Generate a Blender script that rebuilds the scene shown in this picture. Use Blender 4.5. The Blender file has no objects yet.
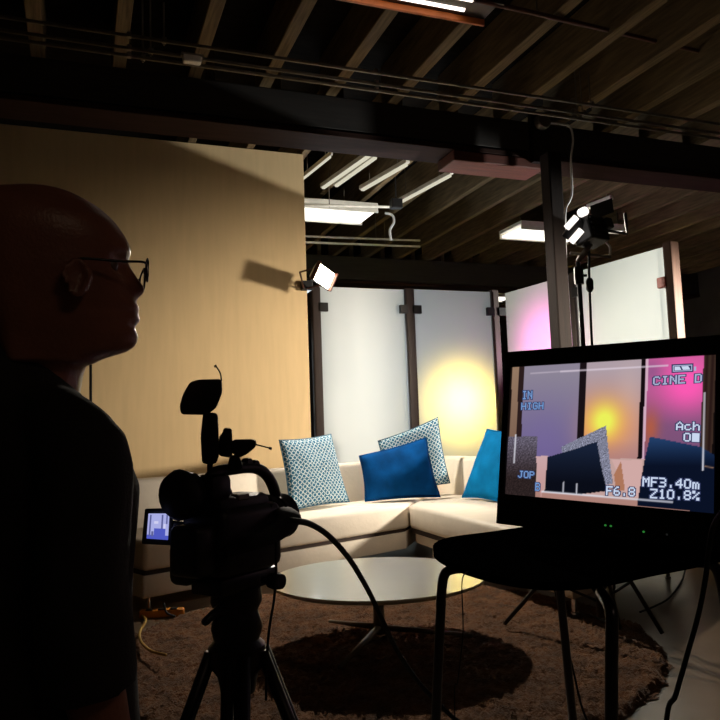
import bpy, bmesh, math, random
import numpy as np
from mathutils import Vector, Matrix, noise
random.seed(7)
scene = bpy.context.scene
COL = scene.collection
PI = math.pi
# ------------------------------------------------------------------ camera model
F_PX = 740.0
CAM = Vector((0, 0, 1.2))
YAW, PITCH, ROLL = math.radians(20.7), math.radians(5.3), math.radians(2.0)
fh = Vector((math.sin(YAW), math.cos(YAW), 0)); rh = Vector((math.cos(YAW), -math.sin(YAW), 0)); ez = Vector((0, 0, 1))
VF = fh*math.cos(PITCH) + ez*math.sin(PITCH)
u0 = -fh*math.sin(PITCH) + ez*math.cos(PITCH)
VR = rh*math.cos(ROLL) - u0*math.sin(ROLL)
VU = u0*math.cos(ROLL) + rh*math.sin(ROLL)
def ray(x, y): return VF + VR*((x-360)/F_PX) + VU*((360-y)/F_PX)
def P(x, y, d): return CAM + ray(x, y)*d
def Z(x, y, z):
    r = ray(x, y); return CAM + r*((z-CAM.z)/r.z)
def V(x, y, v):
    r = ray(x, y); return CAM + r*(v/r.y)
def onplane(x, y, o, n):
    r = ray(x, y); return CAM + r*((o-CAM).dot(n)/r.dot(n))
def cd(X, D, z=0): return rh*X + fh*D + ez*z           # room point from right / ahead / height
cam = bpy.data.cameras.new('camera'); co = bpy.data.objects.new('camera', cam); COL.objects.link(co)
M = Matrix((VR, VU, -VF)).transposed().to_4x4(); M.translation = CAM
co.matrix_world = M
cam.lens = 36*F_PX/720; cam.sensor_width = 36; cam.clip_start = 0.02; cam.clip_end = 100
scene.camera = co
# ------------------------------------------------------------------ materials
def lin(c): return tuple(((v/255)/12.92 if v/255 <= .04045 else ((v/255+.055)/1.055)**2.4) for v in c)
def mat(name, c, rough=.6, metal=0, ns=8, na=.15, bump=0, bscale=60, spec=.5, stretch=(1, 1, 1), sheen=0):
    m = bpy.data.materials.new(name); m.use_nodes = True
    nt = m.node_tree; b = nt.nodes['Principled BSDF']
    l = lin(c)
    tc = nt.nodes.new('ShaderNodeTexCoord'); mp = nt.nodes.new('ShaderNodeMapping'); mp.inputs['Scale'].default_value = stretch
    nt.links.new(tc.outputs['Object'], mp.inputs['Vector'])
    n = nt.nodes.new('ShaderNodeTexNoise'); n.inputs['Scale'].default_value = ns; n.inputs['Detail'].default_value = 5
    nt.links.new(mp.outputs[0], n.inputs['Vector'])
    r = nt.nodes.new('ShaderNodeValToRGB'); nt.links.new(n.outputs['Fac'], r.inputs[0])
    r.color_ramp.elements[0].position = .3; r.color_ramp.elements[1].position = .7
    r.color_ramp.elements[0].color = (*[max(0, v*(1-na)) for v in l], 1); r.color_ramp.elements[1].color = (*[min(1, v*(1+na)) for v in l], 1)
    nt.links.new(r.outputs[0], b.inputs['Base Color'])
    b.inputs['Roughness'].default_value = rough; b.inputs['Metallic'].default_value = metal
    b.inputs['Specular IOR Level'].default_value = spec
    if sheen: b.inputs['Sheen Weight'].default_value = sheen
    if bump:
        n2 = nt.nodes.new('ShaderNodeTexNoise'); n2.inputs['Scale'].default_value = bscale; n2.inputs['Detail'].default_value = 4
        nt.links.new(mp.outputs[0], n2.inputs['Vector'])
        bp = nt.nodes.new('ShaderNodeBump'); bp.inputs['Strength'].default_value = bump; bp.inputs['Distance'].default_value = .01
        nt.links.new(n2.outputs['Fac'], bp.inputs['Height']); nt.links.new(bp.outputs[0], b.inputs['Normal'])
    return m
def emit(name, c, s):
    m = bpy.data.materials.new(name); m.use_nodes = True; nt = m.node_tree; nt.nodes.clear()
    e = nt.nodes.new('ShaderNodeEmission'); e.inputs[0].default_value = (*lin(c), 1); e.inputs[1].default_value = s
    o = nt.nodes.new('ShaderNodeOutputMaterial'); nt.links.new(e.outputs[0], o.inputs[0]); return m
MT = {}
MT['tan_wall'] = mat('tan_wall_paint', (214, 186, 140), .85, ns=3, na=.04, bump=.05, bscale=40, stretch=(6, 1, .6))
MT['dark_paint'] = mat('dark_paint', (52, 50, 48), .8, ns=2, na=.3, bump=.1, bscale=30)
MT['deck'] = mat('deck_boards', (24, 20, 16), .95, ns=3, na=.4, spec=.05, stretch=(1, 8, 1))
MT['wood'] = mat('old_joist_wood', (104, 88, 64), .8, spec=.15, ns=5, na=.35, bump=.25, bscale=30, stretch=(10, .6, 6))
MT['beam'] = mat('beam_wood', (38, 34, 31), .7, ns=4, na=.3, bump=.2, bscale=25, stretch=(.5, 8, 8))
MT['redwood'] = mat('red_brown_wood', (78, 36, 26), .6, ns=4, na=.3, bump=.15, bscale=30, stretch=(.6, 6, 6))
MT['endpost'] = mat('brown_post', (84, 56, 42), .5, ns=4, na=.3, stretch=(8, 8, .5))
MT['beam_under'] = mat('reddish_lit_underside', (44, 28, 24), .75, ns=4, na=.3, bump=.15, bscale=30, spec=.1, stretch=(.6, 6, 6))  # warm light on the beam's underside, put into a reddish colour
MT['column'] = mat('column_wood', (25, 16, 13), .7, spec=.15, ns=4, na=.3, bump=.2, bscale=30, stretch=(8, 8, .5))
MT['concrete'] = mat('polished_concrete', (118, 100, 82), .28, ns=2.2, na=.25, bump=.03, bscale=20)
MT['steel'] = mat('galvanised_steel', (120, 112, 100), .45, .6, ns=20, na=.15)
MT['chrome'] = mat('chrome', (215, 215, 220), .12, 1, ns=10, na=.03)
MT['black'] = mat('black_plastic', (22, 22, 24), .5, ns=30, na=.15, bump=.05, bscale=300)
MT['blackgloss'] = mat('gloss_black_plastic', (14, 14, 16), .25, ns=30, na=.1)
MT['rubber'] = mat('black_rubber', (16, 16, 17), .7, ns=40, na=.2)
MT['blackmetal'] = mat('black_painted_metal', (30, 29, 30), .4, .3, ns=30, na=.1)
MT['post'] = mat('dark_bronze_post', (58, 46, 42), .45, .3, ns=12, na=.15, stretch=(6, 6, .6))
MT['leather'] = mat('cream_upholstery', (226, 216, 200), .55, ns=6, na=.05, bump=.18, bscale=35)
MT['reveal'] = mat('dark_reveal', (48, 32, 26), .7)
MT['tabletop'] = mat('white_laminate', (240, 232, 206), .18, ns=5, na=.02)
MT['rug'] = mat('brown_shag', (108, 70, 38), .95, spec=.1, ns=9, na=.45, bump=.8, bscale=120, sheen=.2)
MT['blue'] = mat('blue_velvet', (1, 60, 116), .9, ns=7, na=.25, spec=.08, bump=.15, bscale=60)
MT['teal'] = mat('teal_velvet', (2, 110, 168), .9, ns=7, na=.2, spec=.08, bump=.15, bscale=60, sheen=0)
MT['skin'] = mat('skin', (168, 112, 90), .34, ns=18, na=.12, bump=.12, bscale=180)
MT['shirt'] = mat('black_shirt_cotton', (46, 43, 42), .9, ns=12, na=.2, bump=.2, bscale=200)
MT['trousers'] = mat('dark_trousers', (26, 28, 36), .9, ns=12, na=.2, bump=.2, bscale=200)
MT['shoe'] = mat('dark_shoe', (28, 24, 22), .5)
MT['eye'] = mat('eye_white', (120, 100, 92), .3)
MT['white_plastic'] = mat('white_plastic', (215, 210, 198), .5)
MT['cable_white'] = mat('white_cable', (205, 205, 205), .5)
MT['yellow'] = mat('orange_yellow_plastic', (240, 150, 34), .5)
MT['yellowcord'] = mat('yellow_cord', (190, 150, 60), .6)
MT['red_clip'] = mat('red_clip', (140, 60, 50), .5)
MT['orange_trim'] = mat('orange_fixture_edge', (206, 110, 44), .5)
MT['lamp_hot'] = emit('halogen_glow', (255, 236, 205), 26)
MT['tube'] = emit('fluorescent_white', (255, 250, 238), 1.8)
MT['tube_dim'] = emit('fluorescent_dim', (255, 240, 228), 2.6)
MT['strip_glow'] = emit('bright_strip_glow', (236, 230, 205), .8)
MT['led_green'] = emit('green_led', (70, 190, 80), .35)
MT['glare_tube'] = emit('stand_lamp_tube', (255, 246, 238), 1.4)
def glass_clear():
    m = bpy.data.materials.new('clear_glass'); m.use_nodes = True; nt = m.node_tree; nt.nodes.clear()
    t = nt.nodes.new('ShaderNodeBsdfTransparent'); g = nt.nodes.new('ShaderNodeBsdfGlossy'); g.inputs['Roughness'].default_value = .08
    lw = nt.nodes.new('ShaderNodeLayerWeight'); lw.inputs[0].default_value = .12
    mx = nt.nodes.new('ShaderNodeMixShader'); o = nt.nodes.new('ShaderNodeOutputMaterial')
    nt.links.new(lw.outputs['Fresnel'], mx.inputs[0]); nt.links.new(t.outputs[0], mx.inputs[1]); nt.links.new(g.outputs[0], mx.inputs[2]); nt.links.new(mx.outputs[0], o.inputs[0])
    return m
def frost():
    m = bpy.data.materials.new('frosted_film'); m.use_nodes = True; nt = m.node_tree; nt.nodes.clear()
    t = nt.nodes.new('ShaderNodeBsdfTranslucent'); d = nt.nodes.new('ShaderNodeBsdfDiffuse')
    n = nt.nodes.new('ShaderNodeTexNoise'); n.inputs['Scale'].default_value = 3
    r = nt.nodes.new('ShaderNodeValToRGB'); r.color_ramp.elements[0].color = (*lin((238, 243, 238)), 1); r.color_ramp.elements[1].color = (*lin((248, 250, 248)), 1)
    nt.links.new(n.outputs['Fac'], r.inputs[0]); t.inputs[0].default_value = (.26, .28, .27, 1); nt.links.new(r.outputs[0], d.inputs[0])
    mx = nt.nodes.new('ShaderNodeMixShader'); mx.inputs[0].default_value = .5; o = nt.nodes.new('ShaderNodeOutputMaterial')
    nt.links.new(t.outputs[0], mx.inputs[1]); nt.links.new(d.outputs[0], mx.inputs[2]); nt.links.new(mx.outputs[0], o.inputs[0])
    return m
MT['blackseat'] = mat('black_seat_shell', (7, 7, 7), .8, ns=25, na=.1, spec=0)
MT['darkchrome'] = mat('dark_steel_tube', (70, 70, 78), .3, .9, ns=20, na=.1)
MT['led_dim'] = emit('dim_led', (60, 62, 60), .2)
MT['clear'] = glass_clear(); MT['frost'] = frost()
def pattern():
    m = bpy.data.materials.new('patterned_fabric'); m.use_nodes = True; nt = m.node_tree; b = nt.nodes['Principled BSDF']
    tc = nt.nodes.new('ShaderNodeUVMap'); mp = nt.nodes.new('ShaderNodeMapping'); mp.inputs['Scale'].default_value = (1, 1, 1)
    nt.links.new(tc.outputs[0], mp.inputs[0])
    v = nt.nodes.new('ShaderNodeTexVoronoi'); v.inputs['Scale'].default_value = 14; v.inputs['Randomness'].default_value = .12; v.voronoi_dimensions = '2D'
    nt.links.new(mp.outputs[0], v.inputs['Vector'])
    r = nt.nodes.new('ShaderNodeValToRGB'); e = r.color_ramp.elements
    e[0].position = .0; e[0].color = (*lin((40, 90, 116)), 1)
    e[1].position = .31; e[1].color = (*lin((44, 96, 124)), 1)
    a = e.new(.37); a.color = (*lin((214, 224, 226)), 1)
    a = e.new(.42); a.color = (*lin((214, 224, 226)), 1)
    a = e.new(.47); a.color = (*lin((48, 94, 118)), 1)
    nt.links.new(v.outputs['Distance'], r.inputs[0]); nt.links.new(r.outputs[0], b.inputs['Base Color']); b.inputs['Specular IOR Level'].default_value = .1
    b.inputs['Roughness'].default_value = .85
    return m
MT['pattern'] = pattern()
# ------------------------------------------------------------------ mesh builder
class B:
    def __init__(s): s.bm = bmesh.new(); s.mi = 0
    def merge(s, t):
        me = bpy.data.meshes.new('t'); t.to_mesh(me); t.free(); n0 = len(s.bm.faces); s.bm.from_mesh(me); bpy.data.meshes.remove(me)
        s.bm.faces.ensure_lookup_table()
        if s.mi:
            for f in s.bm.faces[n0:]: f.material_index = s.mi
    def box(s, c, size, rot=None, bev=0, seg=2):
        t = bmesh.new(); bmesh.ops.create_cube(t, size=1)
        for v in t.verts: v.co = Vector((v.co.x*size[0], v.co.y*size[1], v.co.z*size[2]))
        if bev: bmesh.ops.bevel(t, geom=t.edges[:], offset=bev, segments=seg, affect='EDGES', profile=.5)
        m = (rot.to_4x4() if rot else Matrix()).copy(); m.translation = Vector(c)
        bmesh.ops.transform(t, matrix=m, verts=t.verts); s.merge(t); return s
    def hexa(s, p, bev=0, seg=2):
        """eight corners: four below, four above, same winding"""
        t = bmesh.new(); vs = [t.verts.new(q) for q in p]
        n = len(p)//2
        t.faces.new(vs[:n][::-1]); t.faces.new(vs[n:])
        for i in range(n): t.faces.new((vs[i], vs[(i+1) % n], vs[n+(i+1) % n], vs[n+i]))
        bmesh.ops.recalc_face_normals(t, faces=t.faces)
        if bev: bmesh.ops.bevel(t, geom=t.edges[:], offset=bev, segments=seg, affect='EDGES', profile=.5)
        s.merge(t); return s
    def rings(s, rs, closed=False, cap=True):
        t = bmesh.new(); L = [[t.verts.new(q) for q in r] for r in rs]; n = len(L[0])
        for a, b in zip(L, L[1:] + ([L[0]] if closed else [])):
            for i in range(n): t.faces.new((a[i], a[(i+1) % n], b[(i+1) % n], b[i]))
        if cap and not closed:
            t.faces.new(L[0][::-1]); t.faces.new(L[-1])
        bmesh.ops.recalc_face_normals(t, faces=t.faces)
        s.merge(t); return s
    def tube(s, pts, r, seg=10, closed=False, flat=1.0):
        pts = [Vector(p) for p in pts]; n = len(pts)
        rr = r if isinstance(r, (list, tuple)) else [r]*n
        rs = []; up = None
        for i, p in enumerate(pts):
            if closed: d = pts[(i+1) % n]-pts[i-1]
            else: d = pts[min(i+1, n-1)]-pts[max(i-1, 0)]
            d.normalize()
            if up is None:
                up = Vector((0, 0, 1)) if abs(d.z) < .9 else Vector((1, 0, 0))
            x = up - d*up.dot(d)
            if x.length < 1e-4: x = d.orthogonal()
            x.normalize(); y = d.cross(x); up = x
            rs.append([p + (x*math.cos(a)*flat + y*math.sin(a))*rr[i] for a in [2*PI*k/seg for k in range(seg)]])
        return s.rings(rs, closed)
    def lathe(s, c, prof, seg=24, rot=None):
        m = (rot.to_4x4() if rot else Matrix()).copy(); m.translation = Vector(c)
        return s.rings([[m @ Vector((r*math.cos(2*PI*k/seg), r*math.sin(2*PI*k/seg), z)) for k in range(seg)] for r, z in prof])
    def obj(s, name, m, parent=None, smooth=False, label=None):
        me = bpy.data.meshes.new(name); s.bm.to_mesh(me); s.bm.free()
        o = bpy.data.objects.new(name, me); COL.objects.link(o)
        for k in (m if isinstance(m, (list, tuple)) else [m]): me.materials.append(MT[k] if isinstance(k, str) else k)
        if smooth:
            me.shade_smooth() if smooth is True else me.set_sharp_from_angle(angle=smooth)
            if smooth is not True:
                for p in me.polygons: p.use_smooth = True
        if parent is not None:
            o.parent = parent
            o.matrix_parent_inverse = wm(parent).inverted()
        if label: o['label'] = label
        return o
def wm(o):
    m = o.matrix_basis.copy()
    if o.parent: m = wm(o.parent) @ o.matrix_parent_inverse @ m
    return m
A40 = math.radians(40)
def thing(name, label, cat, loc, group=None):
    o = bpy.data.objects.new(name, None); COL.objects.link(o); o.location = loc; o.empty_display_size = .05
    o['label'] = label; o['category'] = cat
    if group: o['group'] = group
    return o
def tag(o, label, cat, group=None):
    o['label'] = label; o['category'] = cat
    if group: o['group'] = group
    return o
def struct(o): o['kind'] = 'structure'; return o
def smoothpath(pts, n=8):
    pts = [Vector(p) for p in pts]; out = []
    for i in range(len(pts)-1):
        p0, p1, p2, p3 = pts[max(i-1, 0)], pts[i], pts[i+1], pts[min(i+2, len(pts)-1)]
        for k in range(n):
            t = k/n
            out.append(.5*((2*p1)+(p2-p0)*t+(2*p0-5*p1+4*p2-p3)*t*t+(3*p1-p0-3*p2+p3)*t**3))
    out.append(pts[-1]); return out
# ------------------------------------------------------------------ room shell
X0, X1, Y0, Y1, HD = -5.0, 12.0, -3.0, 19.0, 4.55
struct(B().box(((X0+X1)/2, (Y0+Y1)/2, -.05), (X1-X0, Y1-Y0, .1)).obj('floor', 'concrete'))
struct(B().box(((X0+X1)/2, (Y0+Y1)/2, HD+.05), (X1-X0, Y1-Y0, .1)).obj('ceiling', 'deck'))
struct(B().box((X0-.05, (Y0+Y1)/2, HD/2), (.1, Y1-Y0, HD)).obj('wall_left', 'dark_paint'))
struct(B().box((X1+.05, (Y0+Y1)/2, HD/2), (.1, Y1-Y0, HD)).obj('wall_right', 'dark_paint'))
struct(B().box(((X0+X1)/2, Y0-.05, HD/2), (X1-X0, .1, HD)).obj('wall_rear', 'dark_paint'))
struct(B().box(((X0+X1)/2, Y1+.05, HD/2), (X1-X0, .1, HD)).obj('wall_far', 'dark_paint'))
WV = 7.364; WR = 2.215
struct(B().box(((X0+WR)/2, WV+.06, 4.14/2), (WR-X0, .12, 4.14), bev=.004).obj('wall_back', 'tan_wall'))
# beams along the room, joists across them
for i, (v0, v1, zb, zt, xa, xb) in enumerate([(5.965, 6.33, 3.78, 4.145, X0, X1), (11.7, 12.06, 3.68, 4.145, X0, X1)]):
    struct(B().box(((xa+xb)/2, (v0+v1)/2, (zb+zt)/2+.03), (xb-xa, v1-v0, zt-zb-.06), bev=.01).obj('ceiling_beam', 'beam'))
    struct(B().box(((xa+xb)/2, (v0+v1)/2, zb+.02), (xb-xa, v1-v0+.02, .05), bev=.006).obj('beam_underside', 'beam_under'))
jw = .105
for k in range(-7, 21):
    u = -.316+.595*k
    for (a, b) in ((-2.9, 6.1), (6.2, 11.9), (12.0, 18.9)):
        ju = u + (0 if a < 0 else .17 if a < 10 else 0)
        if ju > X1-.1 or ju < X0+.1: continue
        if a > 6 and ju < 1.0: continue
        if a > 10 and ju < 3: continue
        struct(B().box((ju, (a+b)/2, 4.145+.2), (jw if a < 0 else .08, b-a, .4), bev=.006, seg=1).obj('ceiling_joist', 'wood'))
# timber column with its cap block
pc = P(557, 270, 6.95)
cr = struct(B().box((pc.x, pc.y, 3.74/2), (.145, .145, 3.74), bev=.012).obj('column', 'column'))
struct(B().box((pc.x-.42, 6.12, 3.72), (1.0, .34, .10), bev=.01).obj('column_cap', 'redwood'))
struct(B().box((pc.x+.02, 5.93, 3.97), (.2, .06, .5), bev=.006).obj('column_strap', 'blackmetal'))
# ------------------------------------------------------------------ conduits, sensor, cable drop
CG = 'thin steel conduits strung below the joists'
for z, lab in ((3.904, 'uppermost of three thin grey conduits running along the dark beam'), (3.814, 'middle one of three thin grey conduits running along the dark beam'), (3.762, 'lowest of three thin grey conduits running along the dark beam')):
    t = thing('conduit', lab, 'conduit', (3, 5, z), CG)
    B().tube([(X0+.02, 5.0, z+.012), (X1-.02, 5.0, z-.03)], .013, 8).obj('pipe', 'steel', t, True)
    for u in (-1.5, .3, 2.1, 3.9, 5.7):
        B().box((u, 5.0, z+.004), (.03, .035, .035), bev=.004).obj('coupling', 'steel', t)
    for u in (-.316+.595*1, -.316+.595*7):
        B().tube([(u+.05+(z-3.7), 5.028, z-.02), (u+.05+(z-3.7), 5.028, 4.2)], .006, 6).obj('hanger', 'steel', t)
        B().box((u+.05+(z-3.7), 5.012, z+.008), (.03, .042, .034), bev=.004).obj('clip', 'steel', t)
# cross rail high at the right
t = thing('ceiling_rail', 'long brown steel strip rail under the joists at the top right', 'rail', (3, 4, 4.1))
a, b = V(486, 2, 4.1), V(719, 56, 4.75)
d = (b-a).normalized(); B().tube([a-d*.1, a+d*4.5], .018, 8).obj('strip', 'redwood', t, True)
for k in (.5, 2.2): B().tube([a+d*k, a+d*k+Vector((0, 0, .3))], .006, 6).obj('hanger', 'steel', t)
p = V(192, 60, 4.97)
t = thing('ceiling_sensor', 'small white box sensor clipped to the conduits above the beige wall', 'sensor', p)
B().box(p, (.125, .07, .05), bev=.012).obj('housing', 'white_plastic', t)
B().box(p+Vector((0, 0, .03)), (.15, .05, .02), bev=.004).obj('bracket', 'steel', t)
p = V(542, 122, 5.88)
t = thing('junction_box', 'grey junction box on the beam with a pale cable dropping from it', 'junction box', p)
B().lathe(p, [(.0, .05), (.07, .05), (.08, .03), (.08, -.04), (.06, -.05), (0, -.05)], 14, Matrix.Rotation(PI/2, 3, 'X')).obj('box', 'steel', t, A40)
B().tube(smoothpath([V(549, 123, 5.86), V(561, 124, 5.84), V(570, 127, 5.82), V(573, 140, 5.82), V(571, 160, 5.82), V(572, 190, 5.82), V(570, 200, 5.82), V(566, 208, 5.82), V(565, 224, 5.82), V(566, 262, 5.83), V(568, 345, 5.85)]), .011, 8).obj('drop_cable', 'cable_white', t, True)
# ------------------------------------------------------------------ fluorescent fixtures
def fixture(label, c, L, W, H, mode, ax=0, tubes='tube', cross=None):
    t = thing('fluorescent_fixture', label, 'light fixture', c, 'fluorescent fixtures under the joists')
    R = Matrix.Rotation(ax, 3, 'Z'); c = Vector(c)
    b = B(); b.box(c+Vector((0, 0, H/2)), (L, W, H*.5), R, .008)
    b.obj('housing', 'blackmetal' if mode != 'white' else 'white_plastic', t)
    for sgn in (-1, 1):
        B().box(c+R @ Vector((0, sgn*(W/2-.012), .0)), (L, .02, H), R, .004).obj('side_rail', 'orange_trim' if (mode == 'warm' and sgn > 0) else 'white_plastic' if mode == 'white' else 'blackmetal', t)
    if mode == 'white':
        B().box(c+Vector((0, 0, -H*.2)), (L-.06, W-.06, .03), R, .004).obj('diffuser', tubes, t)
    else:
        for sgn in (-1, 1):
            B().tube([c+R @ Vector((-L/2+.05, sgn*W*.2, .02)), c+R @ Vector((L/2-.2, sgn*W*.2, .02))], .019, 10).obj('tube', tubes, t, True)
    for s2 in (-1, 1):
        B().tube([c+R @ Vector((s2*L*.35, 0, H*.6)), c+R @ Vector((s2*L*.35, 0, 4.3-c.z))], .006, 6).obj('hanger', 'steel', t)
    return t
fixture('dark fluorescent fixture with an orange lit edge at the top of the picture', (1.74, 4.24, 4.06), 1.9, .30, .06, 'warm', tubes='tube_dim')
fixture('wide white glowing fixture seen just past the edge of the beige wall', (2.35, 8.72, 3.95), 2.3, .6, .1, 'white')
fixture('white glowing fixture seen just before the timber column', (6.35, 8.95, 3.95), 1.2, .6, .1, 'white')
fixture('far white glowing fixture seen just over the middle frosted panel', (7.25, 12.75, 3.735), 1.7, .6, .1, 'white')
fixture('short white fixture glowing above the stand light', (7.3, 8.75, 4.02), .55, .2, .08, 'white')
SG = 'narrow glowing strips along the far joists'  # added glowing bars in place of the bright strips among the joists
for (x0, y0, x1, y1, w_, lab) in ((322, 190, 371, 156, .04, 'left one of a close pair of narrow glowing strips past the beam'), (335, 188, 377, 158, .04, 'right one of a close pair of narrow glowing strips past the beam'), (361, 192, 408, 165, .045, 'narrow glowing strip standing alone right of the close pair'), (396, 206, 452, 176, .04, 'narrow glowing strip ending at the small dark junction box'), (302, 181, 332, 157, .018, 'thin glowing strip grazing the edge of the beige wall'), (588, 210, 612, 201, .05, 'narrow glowing strip seen over the lamp head')):
    p0, p1 = Z(x0, y0, 4.06), Z(x1, y1, 4.06); t = thing('glowing_strip', lab, 'glowing strip', (p0+p1)/2, SG); dd = (p1-p0).normalized(); R_ = Matrix.Rotation(math.atan2(dd.y, dd.x), 3, 'Z')
    B().box((p0+p1)/2+Vector((0, 0, .05)), ((p1-p0).length, w_*1.2, .05), R_, .006).obj('housing', 'white_plastic', t)
    B().box((p0+p1)/2+Vector((0, 0, .015)), ((p1-p0).length-.06, w_, .03), R_, .008).obj('diffuser', 'strip_glow', t)
    for k_ in (.2, .8): B().tube([p0.lerp(p1, k_)+Vector((0, 0, .06)), p0.lerp(p1, k_)+Vector((0, 0, .5))], .006, 6).obj('hanger', 'steel', t)
# conduits and cable in the far bay
for (y0, y1, v, nm) in ((205, 206.5, 8.2, 'pale thin pipe running above the wide glowing fixture'), (236, 240, 9.6, 'upper of two thin pipes along the far dark beam'), (242, 246, 9.6, 'lower of two thin pipes along the far dark beam')):
    t = thing('pipe_run', nm, 'pipe', V(350, y0, v))
    B().tube([V(270, y0-1.2, v), V(392 if y0 < 230 else 420, y1+.6, v)], .016, 8).obj('pipe', 'white_plastic', t, True)
    hx_ = V(330+(y0-205)*1.5, y0, v)
    B().tube([hx_+Vector((0, .022, -.02)), hx_+Vector((0, .022, 4.3-hx_.z))], .006, 6).obj('hanger', 'steel', t)
o = B().tube(smoothpath([V(385, 213, 8.6), V(392, 215, 8.6), V(394, 222, 8.6), V(390, 230, 8.6), V(391, 240, 8.6)]), .016, 8).obj('hanging_cable', 'cable_white', None, True)
tag(o, 'short pale cable hanging at the end of the wide glowing fixture', 'cable')
t = thing('junction_box', 'small dark box at the joint of lit joists beyond the beam', 'junction box', V(396, 205, 8.0))
B().box(V(396, 204, 8.0), (.14, .1, .12), bev=.01).obj('box', 'blackmetal', t)
B().tube([V(396, 201, 8.0), V(396, 201, 8.0)+Vector((0, 0, .35))], .01, 6).obj('hanger', 'blackmetal', t)
# large ducts on the far right
for (ya, yb, v, lab) in ((276, 296, 13.5, 'upper of two long grey ducts in the dark far right'), (300, 318, 13.5, 'lower of two long grey ducts in the dark far right')):
    p0 = V(672, ya, v); p1 = V(672, yb, v); h = p0.z-p1.z
    t = thing('air_duct', lab, 'duct', (10, v, p1.z))
    B().box(((p0.x+11.9)/2, v+.2, (p0.z+p1.z)/2), (11.9-p0.x, .4, h), bev=.03).obj('duct_body', 'steel', t)
    for u in (9.6, 10.6, 11.5): B().box((u, v+.2, (p0.z+p1.z)/2), (.04, .43, h+.03), bev=.005).obj('flange', 'steel', t)
    B().tube([(10.2 if ya < 280 else 10.4, v+.2 if ya < 280 else v+.43, p1.z+.02), (10.2 if ya < 280 else 10.4, v+.2 if ya < 280 else v+.43, 4.5)], .025, 6).obj('hanger', 'steel', t)
# ------------------------------------------------------------------ frosted glass screens
def post(name_label, x, y, z1, ang, w=.115, dpt=.09, m='post', clips=(1, 1), clipm='blackmetal', zc=2.575):
    t = thing('screen_post', name_label, 'post', (x, y, 0), 'posts of the frosted glass screens')
    R = Matrix.Rotation(ang, 3, 'Z')
    B().box((x, y, z1/2), (w, dpt, z1), R, .012).obj('upright', m, t)
    B().box((x, y, .006), (.24, .2, .012), R, .003).obj('base_plate', 'blackmetal', t)
    for s2, on in zip((-1, 1), clips):
        if on: B().box(Vector((x, y, zc))+R @ Vector((s2*(w/2+.03), -.042, 0)), (.1, .05, .1), R, .006).obj('clip', clipm, t)
    return t
RV = 7.88
pu = [2.465, 3.618, 4.772]
post('dark post beside the edge of the beige wall', pu[0], RV, 2.80, 0, clips=(0, 1), w=.1)
post('dark post behind the patterned pillows', pu[1], RV, 2.83, 0)
post('dark post in the corner where the glass screens meet', pu[2], RV, 2.85, 0, w=.1)
ra, rb = Vector((4.86, 7.80, 0)), Vector((5.125, 5.35, 0)); rd = (rb-ra).normalized(); rang = math.atan2(rd.y, rd.x)
rm = ra+(rb-ra)*.50
post('dark post hidden behind the timber column', rm.x, rm.y, 2.80, rang, clips=(0, 1), w=.08)
re_ = rb+rd*.05
post('brown post at the near end of the right glass screen', re_.x, re_.y, 2.83, rang, clips=(1, 0), clipm='red_clip', m='endpost', w=.1, dpt=.11, zc=2.46)
def panel(label, a, b, z0, z1, front):
    a, b = Vector(a), Vector(b); d = (b-a).normalized(); n = Vector(front).normalized()
    th = .012
    ps = []
    for z in (z0, z1):
        for q in (a+n*th/2, b+n*th/2, b-n*th/2, a-n*th/2): ps.append(Vector((q.x, q.y, z)))
    t = thing('frosted_glass_panel', label, 'glass panel', ((a.x+b.x)/2, (a.y+b.y)/2, z0), 'frosted glass panels behind the sofa')
    bb = B().hexa(ps)
    for f in bb.bm.faces:
        f.normal_update()
        f.material_index = 1 if f.normal.dot(n) > .9 else 0
    bb.obj('glass_sheet', ['clear', 'frost'], t)
    B().box(((a.x+b.x)/2, (a.y+b.y)/2, z0-.02), ((b-a).length, .05, .05), Matrix.Rotation(math.atan2(d.y, d.x), 3, 'Z'), .005).obj('bottom_rail', 'post', t)
    return t
panel('white frosted glass panel next to the beige wall', (pu[0]+.053, RV, 0), (pu[1]-.061, RV, 0), .12, 2.815, (0, -1, 0))
panel('frosted glass panel with the yellow glow', (pu[1]+.061, RV, 0), (pu[2]-.053, RV, 0), .12, 2.825, (0, -1, 0))
nr = Vector((rd.y, -rd.x, 0)); nr = nr if nr.x < 0 else -nr
panel('frosted glass panel with the pink glow left of the timber column', ra+rd*.05, rm-rd*.045, .12, 2.79, nr)
panel('frosted glass panel right of the timber column', rm+rd*.045, rb-rd*.005, .12, 2.80, nr)
# ------------------------------------------------------------------ halogen work light on the wall edge
wl = V(323, 276, 6.96)
t = thing('work_light', 'glowing halogen work light clamped at the edge of the beige wall', 'lamp', wl, None)
wf = (-VF*.62 + VR*.72 - VU*.22).normalized()          # where it shines: towards the sofa and the room
wu = (VU*.9 + VR*.55); wu = (wu-wf*wu.dot(wf)).normalized(); ws = wu.cross(wf)
WM = Matrix((ws, wu, wf)).transposed()
B().hexa([wl+WM @ Vector(q) for q in ((-.07, -.05, -.11), (.07, -.05, -.11), (.07, .05, -.11), (-.07, .05, -.11), (-.15, -.10, 0), (.15, -.10, 0), (.15, .10, 0), (-.15, .10, 0))], .008).obj('housing', 'blackmetal', t)
B().box(wl+wf*.004, (.26, .17, .02), WM, .004).obj('lamp_glass', 'lamp_hot', t)
for sx in (-1, 1): B().box(wl+WM @ Vector((sx*.145, 0, .02)), (.014, .2, .05), WM, .003).obj('rim', 'redwood', t)
B().tube([wl+WM @ Vector((-.15, 0, -.04)), wl+WM @ Vector((-.16, -.06, -.16)), V(304, 289, 7.33), wl+WM @ Vector((.16, -.06, -.16)), wl+WM @ Vector((.15, 0, -.04))], .010, 8).obj('yoke', 'redwood', t, True)
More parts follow.
